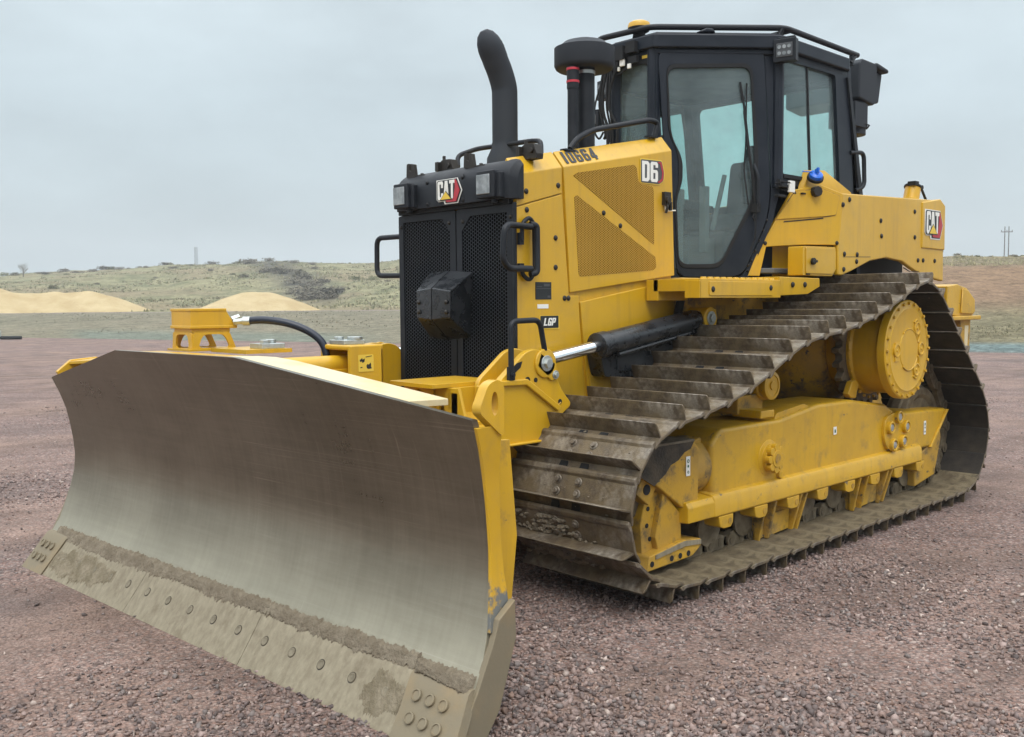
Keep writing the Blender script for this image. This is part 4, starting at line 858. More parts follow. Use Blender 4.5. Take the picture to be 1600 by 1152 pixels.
# ------------------------------------------------------------------ body behind the cab
b = MB(); side = [(-.528, 2.479), (-2.31, 2.545), (-2.41, 2.50), (-2.43, 1.82), (-1.97, 1.87), (-1.77, 1.925), (-1.585, 1.98), (-1.285, 2.003), (-1.0, 1.97), (-.68, 1.88), (-.538, 1.846), (-.476, 1.848), (-.47, 2.07)]
b.xz(side, .955, 1.0); b.prism([(-.535, .6, 2.462), (-2.30, .6, 2.527), (-2.30, .6, 2.50), (-.535, .6, 2.43)], (0, .357, 0)); both('fender', b, MY, dozer, .012, seg=3)
b = MB(); b.bb(-2.42, -1.2, -.6, .6, 1.4, 2.54); P('fuel_tank', b, MY, .02)
b = MB(); b.bb(-2.38, -.30, .60, .64, 1.3, 2.42); b.bb(-2.38, -.52, .64, .945, 2.06, 2.42); both('arch_liner', b, MRUB, dozer, 0)
b = MB(); b.xz([(-1.945, 2.105), (-1.94, 2.505), (-2.31, 2.555), (-2.42, 2.50), (-2.425, 2.10)], .6, 1.012); rc = both('corner_cover', b, MY, dozer, .012)
emblem(rc[0], frame((-2.005, 1.0145, 2.235), (-.268, 0, 0), (0, 0, .195)))
b = MB(); b.xz([(-1.945, 2.09), (-2.43, 2.085), (-2.43, 2.10), (-1.945, 2.10)], .6, .995); both('cover_gap', b, MBOLT, dozer, 0)
b = MB(); b.cyl((-2.04, .85, 2.48), (-2.10, .85, 2.655), .068, n=28); b.cyl((-2.035, .85, 2.48), (-2.05, .85, 2.545), .082, n=28)
nk_ = P('filler_neck', b, MY, .003)
b = MB(); b.cyl((-2.097, .85, 2.65), (-2.103, .85, 2.668), .077, n=28); b.box((-2.06, .87, 2.685), (.08, .07, .04)); b.tube([(-2.17, .87, 2.65), (-2.22, .87, 2.66), (-2.36, .87, 2.53)], .012, 8); b.cyl((-2.19, .85, 2.66), (-2.19, .90, 2.66), .02, n=10); part('filler_cap', b, MRUB, nk_, .003)
CA = Vector((.25, .66, 0)); CU = Vector((-.9107, .4129, 0)); CN = Vector((.4129, .9107, 0))
def cfn(o, s=1):
    def f(u, v, d):
        p = CA + CU * u + CN * (d + o); return Vector((p.x, p.y * s, v))
    return f
def cpoly(name, poly, o, th, mat, bev, s=1, parent=None):
    b = MB(); f = cfn(o, s); n = Vector((CN.x, CN.y * s, 0)); b.prism([f(u, v, 0) for u, v in poly], n * th); return part(name, b, mat, parent or dozer, bev)
for s in (1, -1):
    cv = cpoly('angled_cover', [(.10, 2.055), (.386, 2.488), (.633, 2.535), (.838, 2.474), (.80, 2.078), (.52, 2.078)], -.03, .032, MY, .006, s)
    cpoly('inspection_lid', rpoly([(.235, 2.264), (.40, 2.472), (.639, 2.503), (.805, 2.452), (.77, 2.309), (.68, 2.297)], .012, 3), .002, .008, MY, .004, s, cv)
    cpoly('lid_seam', rpoly([(.225, 2.256), (.393, 2.479), (.64, 2.511), (.814, 2.458), (.778, 2.302), (.68, 2.289)], .012, 3), .0005, .002, MYM, 0, s, cv)
    cpoly('hinge_slot', [(.31, 2.252), (.66, 2.286), (.66, 2.277), (.30, 2.243)], .002, .003, MRUB, 0, s, cv)
    b = MB(); f = cfn(.0, s); b.cyl(f(.575, 2.478, 0), f(.575, 2.478, .055), .04, n=8); b.cyl(f(.575, 2.478, .0), f(.575, 2.478, .02), .028, n=12); b.box(f(.47, 2.462, .012), (.05, .02, .012)); b.dome(f(.40, 2.463, .002), (CN.x, CN.y * s, 0), .016); b.dome(f(.145, 2.085, .002), (CN.x, CN.y * s, 0), .016); b.dome(f(.79, 2.095, .002), (CN.x, CN.y * s, 0), .016)
    part('lid_knob', b, MBOLT, cv, .003)
    # tank with blue filler cap above the cover
    b = MB(); b.add([(-.20, s * .80, 2.52), (-.215, s * .84, 2.515), (-.37, s * .91, 2.52), (-.74, s * .965, 2.50), (-.74, s * .80, 2.50), (-.28, s * .80, 2.655), (-.285, s * .86, 2.645), (-.50, s * .86, 2.665), (-.52, s * .80, 2.665),
                  (-.20, s * .80, 2.3), (-.215, s * .83, 2.3), (-.37, s * .89, 2.3), (-.74, s * .95, 2.3), (-.74, s * .80, 2.3)],
                 [(0, 1, 6, 5), (1, 2, 7, 6), (2, 3, 7), (3, 4, 8, 7), (5, 6, 7, 8), (0, 5, 8, 4), (0, 9, 10, 1), (1, 10, 11, 2), (2, 11, 12, 3), (3, 12, 13, 4), (4, 13, 9, 0), (9, 13, 12, 11, 10)])
    tk = P('washer_tank', b, MY, .008)
    if s == 1:
        b = MB(); ax = Vector((.45, .55, .7)).normalized(); c0 = Vector((-.27, .905, 2.575)); b.cyl(c0, c0 + ax * .025, .062, n=28); cr = part('cap_collar', b, MRUB, tk, .004)
        b = MB(); b.lathe(c0 + ax * .02, ax, [(.052, 0), (.05, .026), (.034, .036), (.02, .04)], 24); b.box(c0 + ax * .06, (.032, .022, .055)); b.box(c0 + ax * .085, (.02, .02, .036)); b.tube([c0 + ax * .05 + Vector((.07, 0, 0)), c0 + ax * .05 + Vector((.13, .03, .0)), c0 + ax * .03 + Vector((.17, -.02, .02))], .005, 6, .03); part('tank_cap', b, MBLUE, cr, .004)
    # recess, toolbox, step
    b = MB(); b.prism([cfn(-.14, s)(.02, 1.84, 0), cfn(-.14, s)(.06, 2.08, 0), cfn(-.14, s)(.8, 2.08, 0), cfn(-.14, s)(.8, 1.84, 0)], Vector((CN.x, CN.y * s, 0)) * .02)
    b.prism([cfn(-.01, s)(.0, 1.84, 0), cfn(-.01, s)(.10, 2.06, 0), cfn(-.01, s)(.155, 2.06, 0), cfn(-.01, s)(.10, 1.84, 0)], Vector((CN.x, CN.y * s, 0)) * .012)
    P('step_recess', b, MY, .004)
    b = MB(); b.xz(rpoly([(.03, 1.84), (.03, 2.055), (-.455, 2.063), (-.472, 1.895), (-.405, 1.838)], .012, 3), s * .86, s * .985); tb = P('tool_box', b, MY, .008)
    b = MB(); b.xz(rpoly([(-.003, 1.855), (.0, 2.045), (-.44, 2.05), (-.44, 1.90), (-.395, 1.855)], .01, 3), s * .985, s * .993); b.cyl((-.447, s * .985, 1.90), (-.447, s * .985, 2.03), .008, n=8); ld = part('box_lid', b, MY, tb, .003)
    b = MB(); b.cyl((-.09, s * .99, 1.945), (-.09, s * 1.015, 1.945), .026, n=8); b.box((-.09, s * 1.01, 1.945), (.075, .02, .018)); part('lid_latch', b, MBOLT, ld, .002)
    b = MB(); b.box((-.04, s * .985, 1.855), (.055, .012, .022)); part('lid_slot', b, MRUB, tb, 0)
    b = MB(); b.bb(.36, 1.335, s * .62, s * .995, 1.72, 1.80); b.bb(.36, 1.335, s * .985, s * 1.0, 1.675, 1.80); b.bb(1.325, 1.34, s * .88, s * 1.0, 1.675, 1.79); b.bb(1.0, 1.335, s * .56, s * .66, 1.66, 1.80)
    for i in range(12): b.cyl((.42 + .075 * i, s * .96, 1.795), (.42 + .075 * i, s * .96, 1.814), .026, .02, n=10)
    b.xz(rpoly([(.47, 1.69), (1.24, 1.69), (1.24, 1.785), (.47, 1.785)], .015, 3), s * 1.0, s * 1.006)
    st_ = P('access_step', b, MY, .004)
    b = MB(); b.xz([(.375, 1.825), (-.19, 1.82), (-.195, 1.757), (-.017, 1.70), (.37, 1.69)], s * .7, s * 1.0); P('step_bracket', b, MY, .005)
    b = MB()
    for x, z in ((1.20, 1.732), (.50, 1.744), (.202, 1.769), (.03, 1.771)): b.dome((x, s * 1.004, z), (0, s, 0), .02, .01)
    for x, z in ((-.632, 2.437), (-.531, 2.391), (-1.169, 2.302), (-1.186, 2.178), (-1.802, 2.413), (-1.812, 2.194), (-.564, 2.013), (-.772, 2.014), (-.764, 1.959), (-.557, 1.894), (-1.886, 1.997), (-1.990, 1.999), (-2.230, 2.000)): b.dome((x, s * 1.0, z), (0, s, 0), .02, .012)
    for i in range(6): q = dfn(0, s)(.735 + .028 * i - .03, 1.88 + .075 * i, .004); b.dome(q, (DN.x, DN.y * s, 0), .009)
    loose('body_bolt', b, MBOLT, dozer)
    b = MB(); b.xz([(-.545, 1.992), (-1.0, 2.004), (-1.0, 2.000), (-.545, 1.988)], s * .99, s * 1.001); b.xz([(-1.62, 1.93), (-1.74, 1.90), (-1.92, 1.905), (-1.92, 1.90), (-1.74, 1.895), (-1.62, 1.925)], s * .99, s * 1.001); P('panel_seam', b, MBOLT, 0)
    b = MB(); b.tube(smooth_path([(1.0, s * .60, 1.80), (1.02, s * .62, 1.70), (1.05, s * .62, 1.6), (1.08, s * .60, 1.45)], 5), .03, 10); P('hydraulic_hose', b, MRUB, 0)
b = MB(); b.bb(-2.3, 2.38, -.52, .52, .55, 1.75); b.bb(-.3, 1.0, -.62, .62, 1.2, 1.82)
for s in (1, -1): b.lathe((-.62, s * .5, 1.28), (0, s, 0), [(.50, 0), (.50, .25), (.42, .40), (.36, .5)], 36); b.cyl((.2, s * .5, .75), (.2, s * 1.0, .75), .12, n=20)
P('main_frame', b, MYM, .02)
# ripper at the rear
b = MB(); prr = [(-2.70, 1.78), (-2.94, 1.80), (-3.157, 1.765), (-3.34, 1.67), (-3.36, 1.52), (-3.30, 1.49), (-2.95, 1.49), (-2.70, 1.52)]
b.xz(prr, -.93, .93); b.xz([(-3.0, 1.52), (-3.03, 1.76), (-3.15, 1.745), (-3.315, 1.655), (-3.33, 1.535), (-3.27, 1.51)], .93, .95); b.bb(-3.43, -2.72, -.97, .97, 1.455, 1.495)
for y in (.6, -.6): b.bb(-2.95, -2.2, y - .06, y + .06, .9, 1.6)
rp = P('ripper_beam', b, MYD, .02)
for y in (.88, 0, -.88):
    b = MB(); b.xz([(-3.05, 1.46), (-3.30, 1.46), (-3.27, .95), (-3.22, .72), (-3.06, .72), (-3.08, .95)], y - .04, y + .04); sk = part('ripper_shank', b, MYM, rp, .01)
    b = MB(); b.xz([(-3.15, 1.40), (-3.24, 1.40), (-3.22, 1.18), (-3.15, 1.18)], y + .04, y + .043); part('shank_pocket', b, MYP, sk, 0)

# ------------------------------------------------------------------ tracks
PATH = [(-1.58, .085), (-.5, .085), (.7, .085), (1.9, .085), (2.3, .10), (2.575, .18), (2.715, .31), (2.772, .45), (2.768, .60), (2.675, .835), (2.455, .985), (2.2, 1.03), (2.026, 1.063), (1.814, 1.108), (1.607, 1.175), (1.4, 1.257), (1.203, 1.345), (.976, 1.418), (.706, 1.446), (.483, 1.473), (.27, 1.52), (.044, 1.571), (-.167, 1.635), (-.383, 1.712), (-.591, 1.785), (-.75, 1.80), (-.88, 1.76), (-1.01, 1.66), (-1.2, 1.484), (-1.4, 1.302), (-1.56, 1.154), (-1.744, .99), (-1.90, .81), (-1.985, .573), (-1.915, .33), (-1.77, .16)]
PATH.reverse()
cl = smooth_path([(x, 0, z) for x, z in PATH[-2:] + PATH + PATH[:3]], 12)[24:-24]
cum = [0.0]
for a, b2 in zip(cl, cl[1:]): cum.append(cum[-1] + (b2 - a).length)
NS = 48; PIT = cum[-1] / NS
def at(s):
    s %= cum[-1]; i = int(np.searchsorted(cum, s)) or 1
    t = (s - cum[i - 1]) / max(1e-9, cum[i] - cum[i - 1]); return cl[i - 1].lerp(cl[i], t)
p = PIT; HW = .455
def shoe_mesh(sgn, inner):
    b = MB()
    pf = [(-.016, -.004), (-.002, .010), (.016, .011), (.032, .001), (.70 * p, .0), (.74 * p, .0), (.92 * p, -.018), (1.02 * p, -.022), (1.02 * p, -.036), (.9 * p, -.033), (.74 * p, -.018), (.03, -.018), (.0, -.014)]
    b.xz(pf, -HW, HW)
    y0, y1 = -HW + .005, HW - .005
    k = .012
    g = []
    for (x, z, e) in ((.685 * p, -.002, 0), (.745 * p, -.002, 0), (.735 * p, .070, .002), (.728 * p, .086, k), (.705 * p, .086, k), (.695 * p, .070, .002)):
        g.append((x, y0 + (e if sgn < 0 else e * .2), z)); g.append((x, y1 - (e if sgn > 0 else e * .2), z))
    b.add(g, [(0, 2, 4, 6, 8, 10), (1, 11, 9, 7, 5, 3)] + [(2 * i, 2 * i + 1, (2 * i + 3) % 12, (2 * i + 2) % 12) for i in range(6)])
    b.cur = 1
    for x, y in ((.27 * p, -.075), (.27 * p, .075), (.55 * p, -.075), (.55 * p, .075)): b.bolt((x, y, 0), (0, 0, 1), .017, .018)
    b.cur = 2
    for y in (-.075, .075): b.box((.84 * p, y, -.008), (.05, .06, .008), Matrix.Rotation(.10, 3, 'Y'))
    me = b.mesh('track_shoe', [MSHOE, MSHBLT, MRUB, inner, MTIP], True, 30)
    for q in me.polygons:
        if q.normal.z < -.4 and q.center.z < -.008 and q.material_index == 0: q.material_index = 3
        elif q.center.z > .0855 and q.normal.z > .8: q.material_index = 4
    return me
def link_mesh():
    b = MB()
    for y in (-.095, .095):
        b.xz(rpoly([(-.03, -.03), (.25 * p, -.022), (.95 * p, -.022), (1.02 * p, -.04), (1.03 * p, -.09), (.7 * p, -.115), (.3 * p, -.115), (-.03, -.09)], .02, 3), y - .022, y + .022)
        b.cyl((.03, y - .04, -.065), (.03, y + .04, -.065), .042, n=16)
        b.cyl((.03, y - .046, -.065), (.03, y + .046, -.065), .02, n=12)
        b.box((.42 * p, y, -.065), (.05, .05, .05)); b.box((.72 * p, y, -.065), (.04, .05, .05))
    b.cyl((.03, -.1, -.065), (.03, .1, -.065), .035, n=12)
    return b.mesh('chain_link', MLINK, True, 35)
LKM = link_mesh()
def track(s):
    b = MB()                                     # the bushings that run through every joint
    for i in range(NS):
        a, c = at(i * PIT), at(i * PIT + PIT); t = (c - a).normalized(); n = Vector((-t.z, 0, t.x)); q = a + t * .03 - n * .065
        b.cyl(q + Vector((0, s * 1.145 - .13, 0)), q + Vector((0, s * 1.145 + .13, 0)), .026, n=10)
    tr = P('track', b, MLINK, 0)
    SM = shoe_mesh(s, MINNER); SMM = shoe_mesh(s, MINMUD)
    for i in range(NS):
        a, c = at(i * PIT), at(i * PIT + PIT); t = (c - a).normalized(); n = Vector((-t.z, 0, t.x))
        M4 = Matrix(((t.x, 0, n.x, a.x), (0, 1, 0, s * 1.145), (t.z, 0, n.z, a.z), (0, 0, 0, 1)))
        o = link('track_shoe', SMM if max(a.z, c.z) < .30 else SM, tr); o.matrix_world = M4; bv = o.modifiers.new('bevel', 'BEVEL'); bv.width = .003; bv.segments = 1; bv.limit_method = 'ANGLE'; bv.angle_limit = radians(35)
        o = link('chain_link', LKM, tr); o.matrix_world = M4
    # lumps of mud stuck to the front shoe
    r = np.random.default_rng(4 + s); b = MB()
    bmq = bmesh.new(); bmesh.ops.create_icosphere(bmq, subdivisions=1, radius=1); iv = [v.co.copy() for v in bmq.verts]; iff = [[v.index for v in f.verts] for f in bmq.faces]; bmq.free()
    for i in range(NS):
        a = at(i * PIT); c = at(i * PIT + PIT); t = (c - a).normalized(); n = Vector((-t.z, 0, t.x))
        heavy = a.x > 2.6 and .1 < c.z < .5
        for k in range(90 if heavy else 10):
            if heavy: u = .2 + .5 * r.random(); y = -.18 + .17 * r.normal() * (.3 + u); rad = .010 + .013 * r.random()
            else: u = .2 + .75 * r.random(); y = r.uniform(-.42, .40); rad = .004 + .009 * r.random() ** 2
            if abs(y) > .44: continue
            ctr = a + t * (u * p) + n * (.002 if u < .7 else -.01) + Vector((0, s * 1.145 + y, 0)); k3 = Vector((r.uniform(.7, 1.3), r.uniform(.8, 1.5), r.uniform(.5, .9)))
            b.add([ctr + Vector((v.x * k3.x, v.y * k3.y, v.z * k3.z)) * rad * (1 + .3 * r.normal() * .5) for v in iv], iff)
    part('mud_clod', b, MMUD, tr, 0, smooth=False)['kind'] = 'stuff'
    return tr
track(1); track(-1)

# track frames, wheels and final drives
def tf(s):
    Y = lambda a: s * a
    b = MB(); b.xz([(1.72, .80), (1.70, .47), (-1.375, .45), (-1.69, .745), (-.72, .79), (-.56, .865), (.0, .94), (.45, .945), (.95, .885), (1.62, .885)], Y(.94), Y(1.36))
    f = P('track_frame', b, MYD, .028, seg=4)
    b = MB(); b.yz([(Y(1.25), .515), (Y(1.358), .505), (Y(1.385), .495), (Y(1.40), .47), (Y(1.404), .372), (Y(1.39), .362), (Y(1.25), .362)], -1.12, 1.74); b.yz([(Y(1.25), .505), (Y(1.38), .49), (Y(1.398), .46), (Y(1.398), .37), (Y(1.25), .362)], 1.73, 2.0)
    part('frame_skirt', b, MYD, f, .008)
    b = MB(); b.xz([(1.70, .84), (1.66, .40), (1.98, .40), (1.90, .80)], Y(1.0), Y(1.28)); b.cyl((1.70, Y(1.18), .66), (1.92, Y(1.18), .66), .18, n=28); part('recoil_housing', b, MYM, f, .02)
    b = MB(); b.xz([(2.385, .69), (2.285, .845), (1.895, .84), (1.84, .79), (1.855, .40), (1.905, .395), (2.25, .625)], Y(.98), Y(1.36)); g = part('idler_guard', b, MYM, f, .01, seg=3)
    b = MB(); b.xz([(2.405, .70), (2.295, .857), (1.89, .853), (1.89, .838), (2.285, .842), (2.39, .69)], Y(.96), Y(1.362)); part('guard_cap', b, MMUD, g, .004)
    b = MB(); b.xz([(2.387, .688), (2.287, .845), (1.90, .838), (1.93, .80), (1.99, .785), (2.05, .745), (2.12, .725), (2.17, .68), (2.24, .645), (2.27, .625)], Y(1.358), Y(1.363)); part('guard_grime', b, MGRIME, g, 0)
    b = MB(); b.xz([(2.15, .575), (1.985, .42), (1.98, .25), (2.19, .215), (2.225, .32)], Y(1.12), Y(1.335)); b.xz([(2.27, .56), (2.15, .575), (2.225, .32), (2.19, .215), (2.30, .21), (2.315, .40)], Y(1.12), Y(1.30)); b.box((2.30, Y(1.28), .60), (.14, .10, .12), Matrix.Rotation(-.6, 3, 'Y'))
    b.xz(rpoly([(2.345, .15), (1.92, .165), (1.825, .215), (1.83, .255), (2.0, .275), (2.32, .235)], .01, 2), Y(1.22), Y(1.37)); part('guide_guard', b, MYM, f, .008)
    b = MB(); b.xz([(2.27, .236), (2.0, .268), (1.84, .252), (1.84, .225), (2.0, .238), (2.27, .212)], Y(1.37), Y(1.376)); part('worn_edge', b, MEDGE, f, 0)
    b = MB()
    for x, z in ((2.25, .485), (2.26, .39), (2.235, .31)): b.cyl((x, Y(1.30), z), (x, Y(1.303), z), .014, n=12)
    for x in (2.30, 2.12, 2.04, 1.96): b.cyl((x, Y(1.37), .19), (x, Y(1.373), .19), .017, n=12)
    b.cyl((2.30, Y(1.33), .605), (2.30, Y(1.335), .605), .03, n=14); part('guard_hole', b, MRUB, f, 0)
    b = MB(); b.xz([(-1.10, .36), (-1.40, .47), (-1.57, .64), (-1.62, .50), (-1.50, .205), (-1.13, .15)], Y(1.2), Y(1.345)); part('rear_guard', b, MYM, f, .01)
    b = MB(); b.xz([(-1.355, .45), (-1.675, .735), (-1.705, .735), (-1.385, .44)], Y(1.2), Y(1.372)); part('frame_end_plate', b, MYD, f, .006)
    b = MB(); b.xz(rpoly([(.98, .87), (.55, .885), (.52, .93), (.60, .955), (.95, .92)], .02, 3), Y(1.15), Y(1.33)); b.box((1.10, Y(1.25), .93), (.16, .22, .05)); b.xz([(-.22, .93), (-.30, .92), (-.34, 1.02), (-.30, 1.06), (-.24, 1.05), (-.18, .96)], Y(1.20), Y(1.25)); loose('frame_pad', b, MYD, f, .008)
    # knob, bolted trunnion and labels on the side
    b = MB(); b.lathe((1.09, Y(1.345), .648), (0, s, 0), [(.118, 0), (.116, .018), (.09, .024), (.088, .05)], 32)
    for k in range(8): a = k * pi / 4; b.cyl((1.09 + .07 * cos(a), Y(1.39), .648 + .07 * sin(a)), (1.09 + .07 * cos(a), Y(1.425), .648 + .07 * sin(a)), .026, n=10)
    b.cyl((1.09, Y(1.39), .648), (1.09, Y(1.43), .648), .055, n=20); b.cyl((.97, Y(1.355), .525), (.97, Y(1.385), .525), .025, n=12); part('adjuster_cover', b, MYD, f, .003)
    b = MB(); b.cyl((1.09, Y(1.429), .648), (1.09, Y(1.433), .648), .032, n=16); part('cover_hole', b, MYM, f, 0)
    b = MB(); b.xz(rpoly([(-.50, .76), (-.64, .795), (-.74, .79), (-.86, .70), (-.85, .53), (-.76, .50), (-.56, .51), (-.49, .60)], .05, 4), Y(1.35), Y(1.385))
    sp5 = ((-.70, .757), (-.565, .687), (-.83, .672), (-.62, .55), (-.785, .562))
    for x, z in sp5: b.lathe((x, Y(1.38), z), (0, s, 0), [(.052, 0), (.05, .035), (.034, .036), (.034, .02)], 18)
    bs = part('pivot_boss', b, MYD, f, .006); b = MB()
    for x, z in sp5: b.cyl((x, Y(1.39), z), (x, Y(1.412), z), .028, n=6)
    part('boss_bolt', b, MZINC, bs, .002)
    for x, z, w_, h_ in ((.23, .739, .045, .055), (-1.25, .62, .04, .11), (1.958, .70, .04, .115)):
        fn = frame((x + w_ / 2, Y(1.3635), z - h_ / 2), (-w_ * s, 0, 0), (0, 0, h_)) 
        lb = link('warning_label', outline_mesh('warning_label', [[(0, 0), (1, 0), (1, 1), (0, 1)]], MWHT, fn, .001), f)
        circ = lambda cx, cy, r: [(cx + r * cos(k * pi / 6), cy + r * w_ / h_ * sin(k * pi / 6)) for k in range(12)]
        pls = [circ(.5, .76, .28), circ(.5, .76, .14), circ(.5, .5, .2), circ(.5, .2, .22), circ(.5, .2, .12)] if h_ > .1 else [[(.3, .25), (.7, .25), (.7, .5), (.45, .75), (.3, .6)]]
        link('label_print', outline_mesh('label_print', pls, MGRNL, lambda u, v, d: fn(u, v, d + .0015), .001), lb)
    # rollers, their caps, gusseted guards
    for k in range(8):
        x = 1.62 - .388 * k
        b = MB(); b.lathe((x, Y(1.0), .265), (0, s, 0), [(.06, 0), (.115, .01), (.115, .03), (.09, .045), (.09, .245), (.115, .26), (.115, .28), (.06, .29)], 24); part('track_roller', b, MLINK, f, .003)
        b = MB(); b.xz([(x + .075, .365), (x + .06, .30), (x + .02, .285), (x - .05, .285), (x - .075, .31), (x - .08, .365)], Y(1.28), Y(1.40)); part('roller_cap', b, MYD, f, .006)
        b = MB(); b.cyl((x - .04, Y(1.40), .325), (x - .04, Y(1.403), .325), .02, n=12); part('cap_hole', b, MYM, f, 0)
    for x in (.92, -.35):
        b = MB(); b.xz([(x + .26, .36), (x - .26, .36), (x - .25, .13), (x + .21, .105)], Y(1.24), Y(1.30))
        for dx in (.25, .13, -.19, -.26): b.prism([(x + dx, Y(1.30), .36), (x + dx, Y(1.395), .362), (x + dx * .92, Y(1.33), .105), (x + dx * .92, Y(1.30), .105)], (-.022, 0, 0))
        b.xz([(x + .12, .26), (x - .18, .26), (x - .17, .125), (x + .11, .11)], Y(1.29), Y(1.312)); part('roller_guard', b, MYM, f, .005)
    b = MB(); b.lathe((.90, Y(1.02), 1.095), (0, s, 0), [(.10, 0), (.10, .19), (.09, .2), (.095, .22), (.095, .25), (.07, .255), (.07, .248), (.03, .248), (.03, .258)], 28); part('carrier_roller', b, MYD, f, .002)
    b = MB(); b.box((1.05, Y(1.1), .98), (.3, .2, .12)); b.bb(.8, 1.0, Y(.9), Y(1.03), .9, 1.12); part('roller_bracket', b, MYM, f, .01)
    for x, z, nm in ((2.275, .56, 'front_idler'), (-1.49, .565, 'rear_idler')):
        b = MB(); b.lathe((x, Y(1.06), z), (0, s, 0), [(.12, -.02), (.30, .0), (.355, .0), (.36, .01), (.36, .045), (.385, .05), (.385, .12), (.36, .125), (.36, .16), (.355, .17), (.30, .17), (.27, .15), (.14, .15), (.12, .19), (.05, .2)], 48); part(nm, b, MLINK, f, .003)
    # final drive
    b = MB(); cz = (-.62, 1.28)
    b.lathe((cz[0], Y(1.0), cz[1]), (0, s, 0), [(.32, 0), (.345, .17), (.35, .20), (.335, .22), (.335, .41), (.345, .42), (.372, .425), (.372, .485), (.362, .492), (.325, .492), (.31, .50), (.29, .497), (.155, .497), (.15, .502), (.01, .502)], 64)
    fd = part('final_drive', b, MY, f, .003)
    b = MB()
    for k in range(24): a = 2 * pi * k / 24; c_ = Vector((cz[0] + .348 * cos(a), Y(1.49), cz[1] + .348 * sin(a))); b.bolt(c_, (0, s, 0), .013, .016, washer=False)
    for k in range(30): a = 2 * pi * k / 30; c_ = Vector((cz[0] + .372 * cos(a), Y(1.20), cz[1] + .372 * sin(a))); b.bolt(c_, (0, s, 0), .012, .02, washer=False)
    part('drive_bolt', b, MYD, fd, 0)
    b = MB()
    for a0 in (50, 0, 180, -50):
        a = radians(a0); R_ = .205; c_ = Vector((cz[0] - R_ * cos(a), Y(1.497), cz[1] + R_ * sin(a)))
        b.lathe(c_, (0, s, 0), [(.052, -.003), (.052, .012), (.04, .014), (.038, .006), (.012, .006), (.01, .014)], 20)
    for sg in (1, -1):
        arc = [(cz[0] - .155 * cos(radians(t)), Y(1.50), cz[1] + sg * .155 * sin(radians(t))) for t in range(25, 131, 8)]; b.tube(arc, .007, 8)
        b.tube(smooth_path([(cz[0] - .155, Y(1.50), cz[1] + sg * .05), (cz[0] - .175, Y(1.50), cz[1] + sg * .10), (cz[0] - .165, Y(1.50), cz[1] + sg * .17), (cz[0] - .13, Y(1.50), cz[1] + sg * .22), (cz[0] - .08, Y(1.50), cz[1] + sg * .20)], 5), .009, 8)
    b.box((cz[0] + .20, Y(1.499), cz[1] - .01), (.07, .012, .14)); part('cast_boss', b, MY, fd, .003)
    b = MB(); teeth = []
    for k in range(25):
        a = 2 * pi * k / 25
        for da, r_ in ((-.08, .40), (-.035, .455), (.035, .455), (.08, .40)): teeth.append((cz[0] + r_ * cos(a + da), cz[1] + r_ * sin(a + da)))
    b.xz(teeth, Y(1.115), Y(1.175)); part('sprocket', b, MLINK, f, .004)
tf(1); tf(-1)

# ------------------------------------------------------------------ ground, terrain and what stands on it
from mathutils import noise as mnoise
FW = Vector((-.6896, -.7242, 0)); RT = Vector((-.7242, .6896, 0)); C0 = Vector((CAM.x, CAM.y, 0))
def gp(f, u, z=0.0): q = C0 + FW * f + RT * (u * f); return Vector((q.x, q.y, z))
def U(px): return (px - 800) / 1502.0
def sstep(a, b, x): t = max(0.0, min(1.0, (x - a) / (b - a))); return t * t * (3 - 2 * t)
def edge(u): return 2478 / max(18, 65.5 + 34.7 * u)
def interp(tab, x):
    if x <= tab[0][0]: return tab[0][1]
    for a, b in zip(tab, tab[1:]):
        if x <= b[0]: t = (x - a[0]) / (b[0] - a[0]); t = t * t * (3 - 2 * t); return a[1] + (b[1] - a[1]) * t
    return tab[-1][1]
CREST = [(-.9, 7.2), (-.53, 8.5), (-.466, 9.3), (-.4, 9.7), (-.333, 10.5), (-.23, 10.6), (-.19, 10.4), (-.153, 10.2), (-.107, 11.2), (0, 12.3), (.2, 12.5)]
NEAR = [(-.246, 1.0), (-.213, 2.45), (-.187, 3.9), (-.16, 4.9), (-.115, 5.4), (-.05, 5.8), (.1, 6.2)]
def fbm(x, y, s, o=4): return mnoise.fractal(Vector((x * s, y * s, 3.7)), .9, 2.1, o)
def height(f, u):
    e = edge(u); q = gp(f, u); zl = 0.0
    if f > e:
        zl = 1.05 * sstep(e, 92, f) if f < 99 else 1.05
        if f > 99:
            c = interp(CREST, u); t = (f - 99) / 121
            zl = 1.05 + (c - 1.05) * (.25 * t + .75 * sstep(0, 1, t)) if t < 1 else c - (f - 220) * .012
            nr = interp(NEAR, u); k = sstep(100, 150, f) * (1 - .55 * sstep(150, 205, f)); zl = max(zl, 1.05 + (nr - 1.05) * k)
            zl += 1.7 * fbm(q.x, q.y, .028) * sstep(100, 125, f) * .55 + .35 * fbm(q.x, q.y, .12) * sstep(100, 125, f)
        zl += .07 * fbm(q.x, q.y, .2) * sstep(e, e + 6, f)
        zr = .22 * sstep(e, e + 2.5, f)
        t = (f - e - 2.5) / (75 - e - 2.5)
        zr += 4.85 * max(0, min(1, t)) ** 1.05 + max(0, f - 75) * .014
        zr += (.10 * fbm(q.x, q.y, .25) + .04 * sin((q.x * .8 - q.y * .9) * 2.2 + 2 * fbm(q.x, q.y, .1))) * sstep(e + 2, e + 8, f)
        k = sstep(.02, .28, u); return zl * (1 - k) + zr * k
    return 0.0
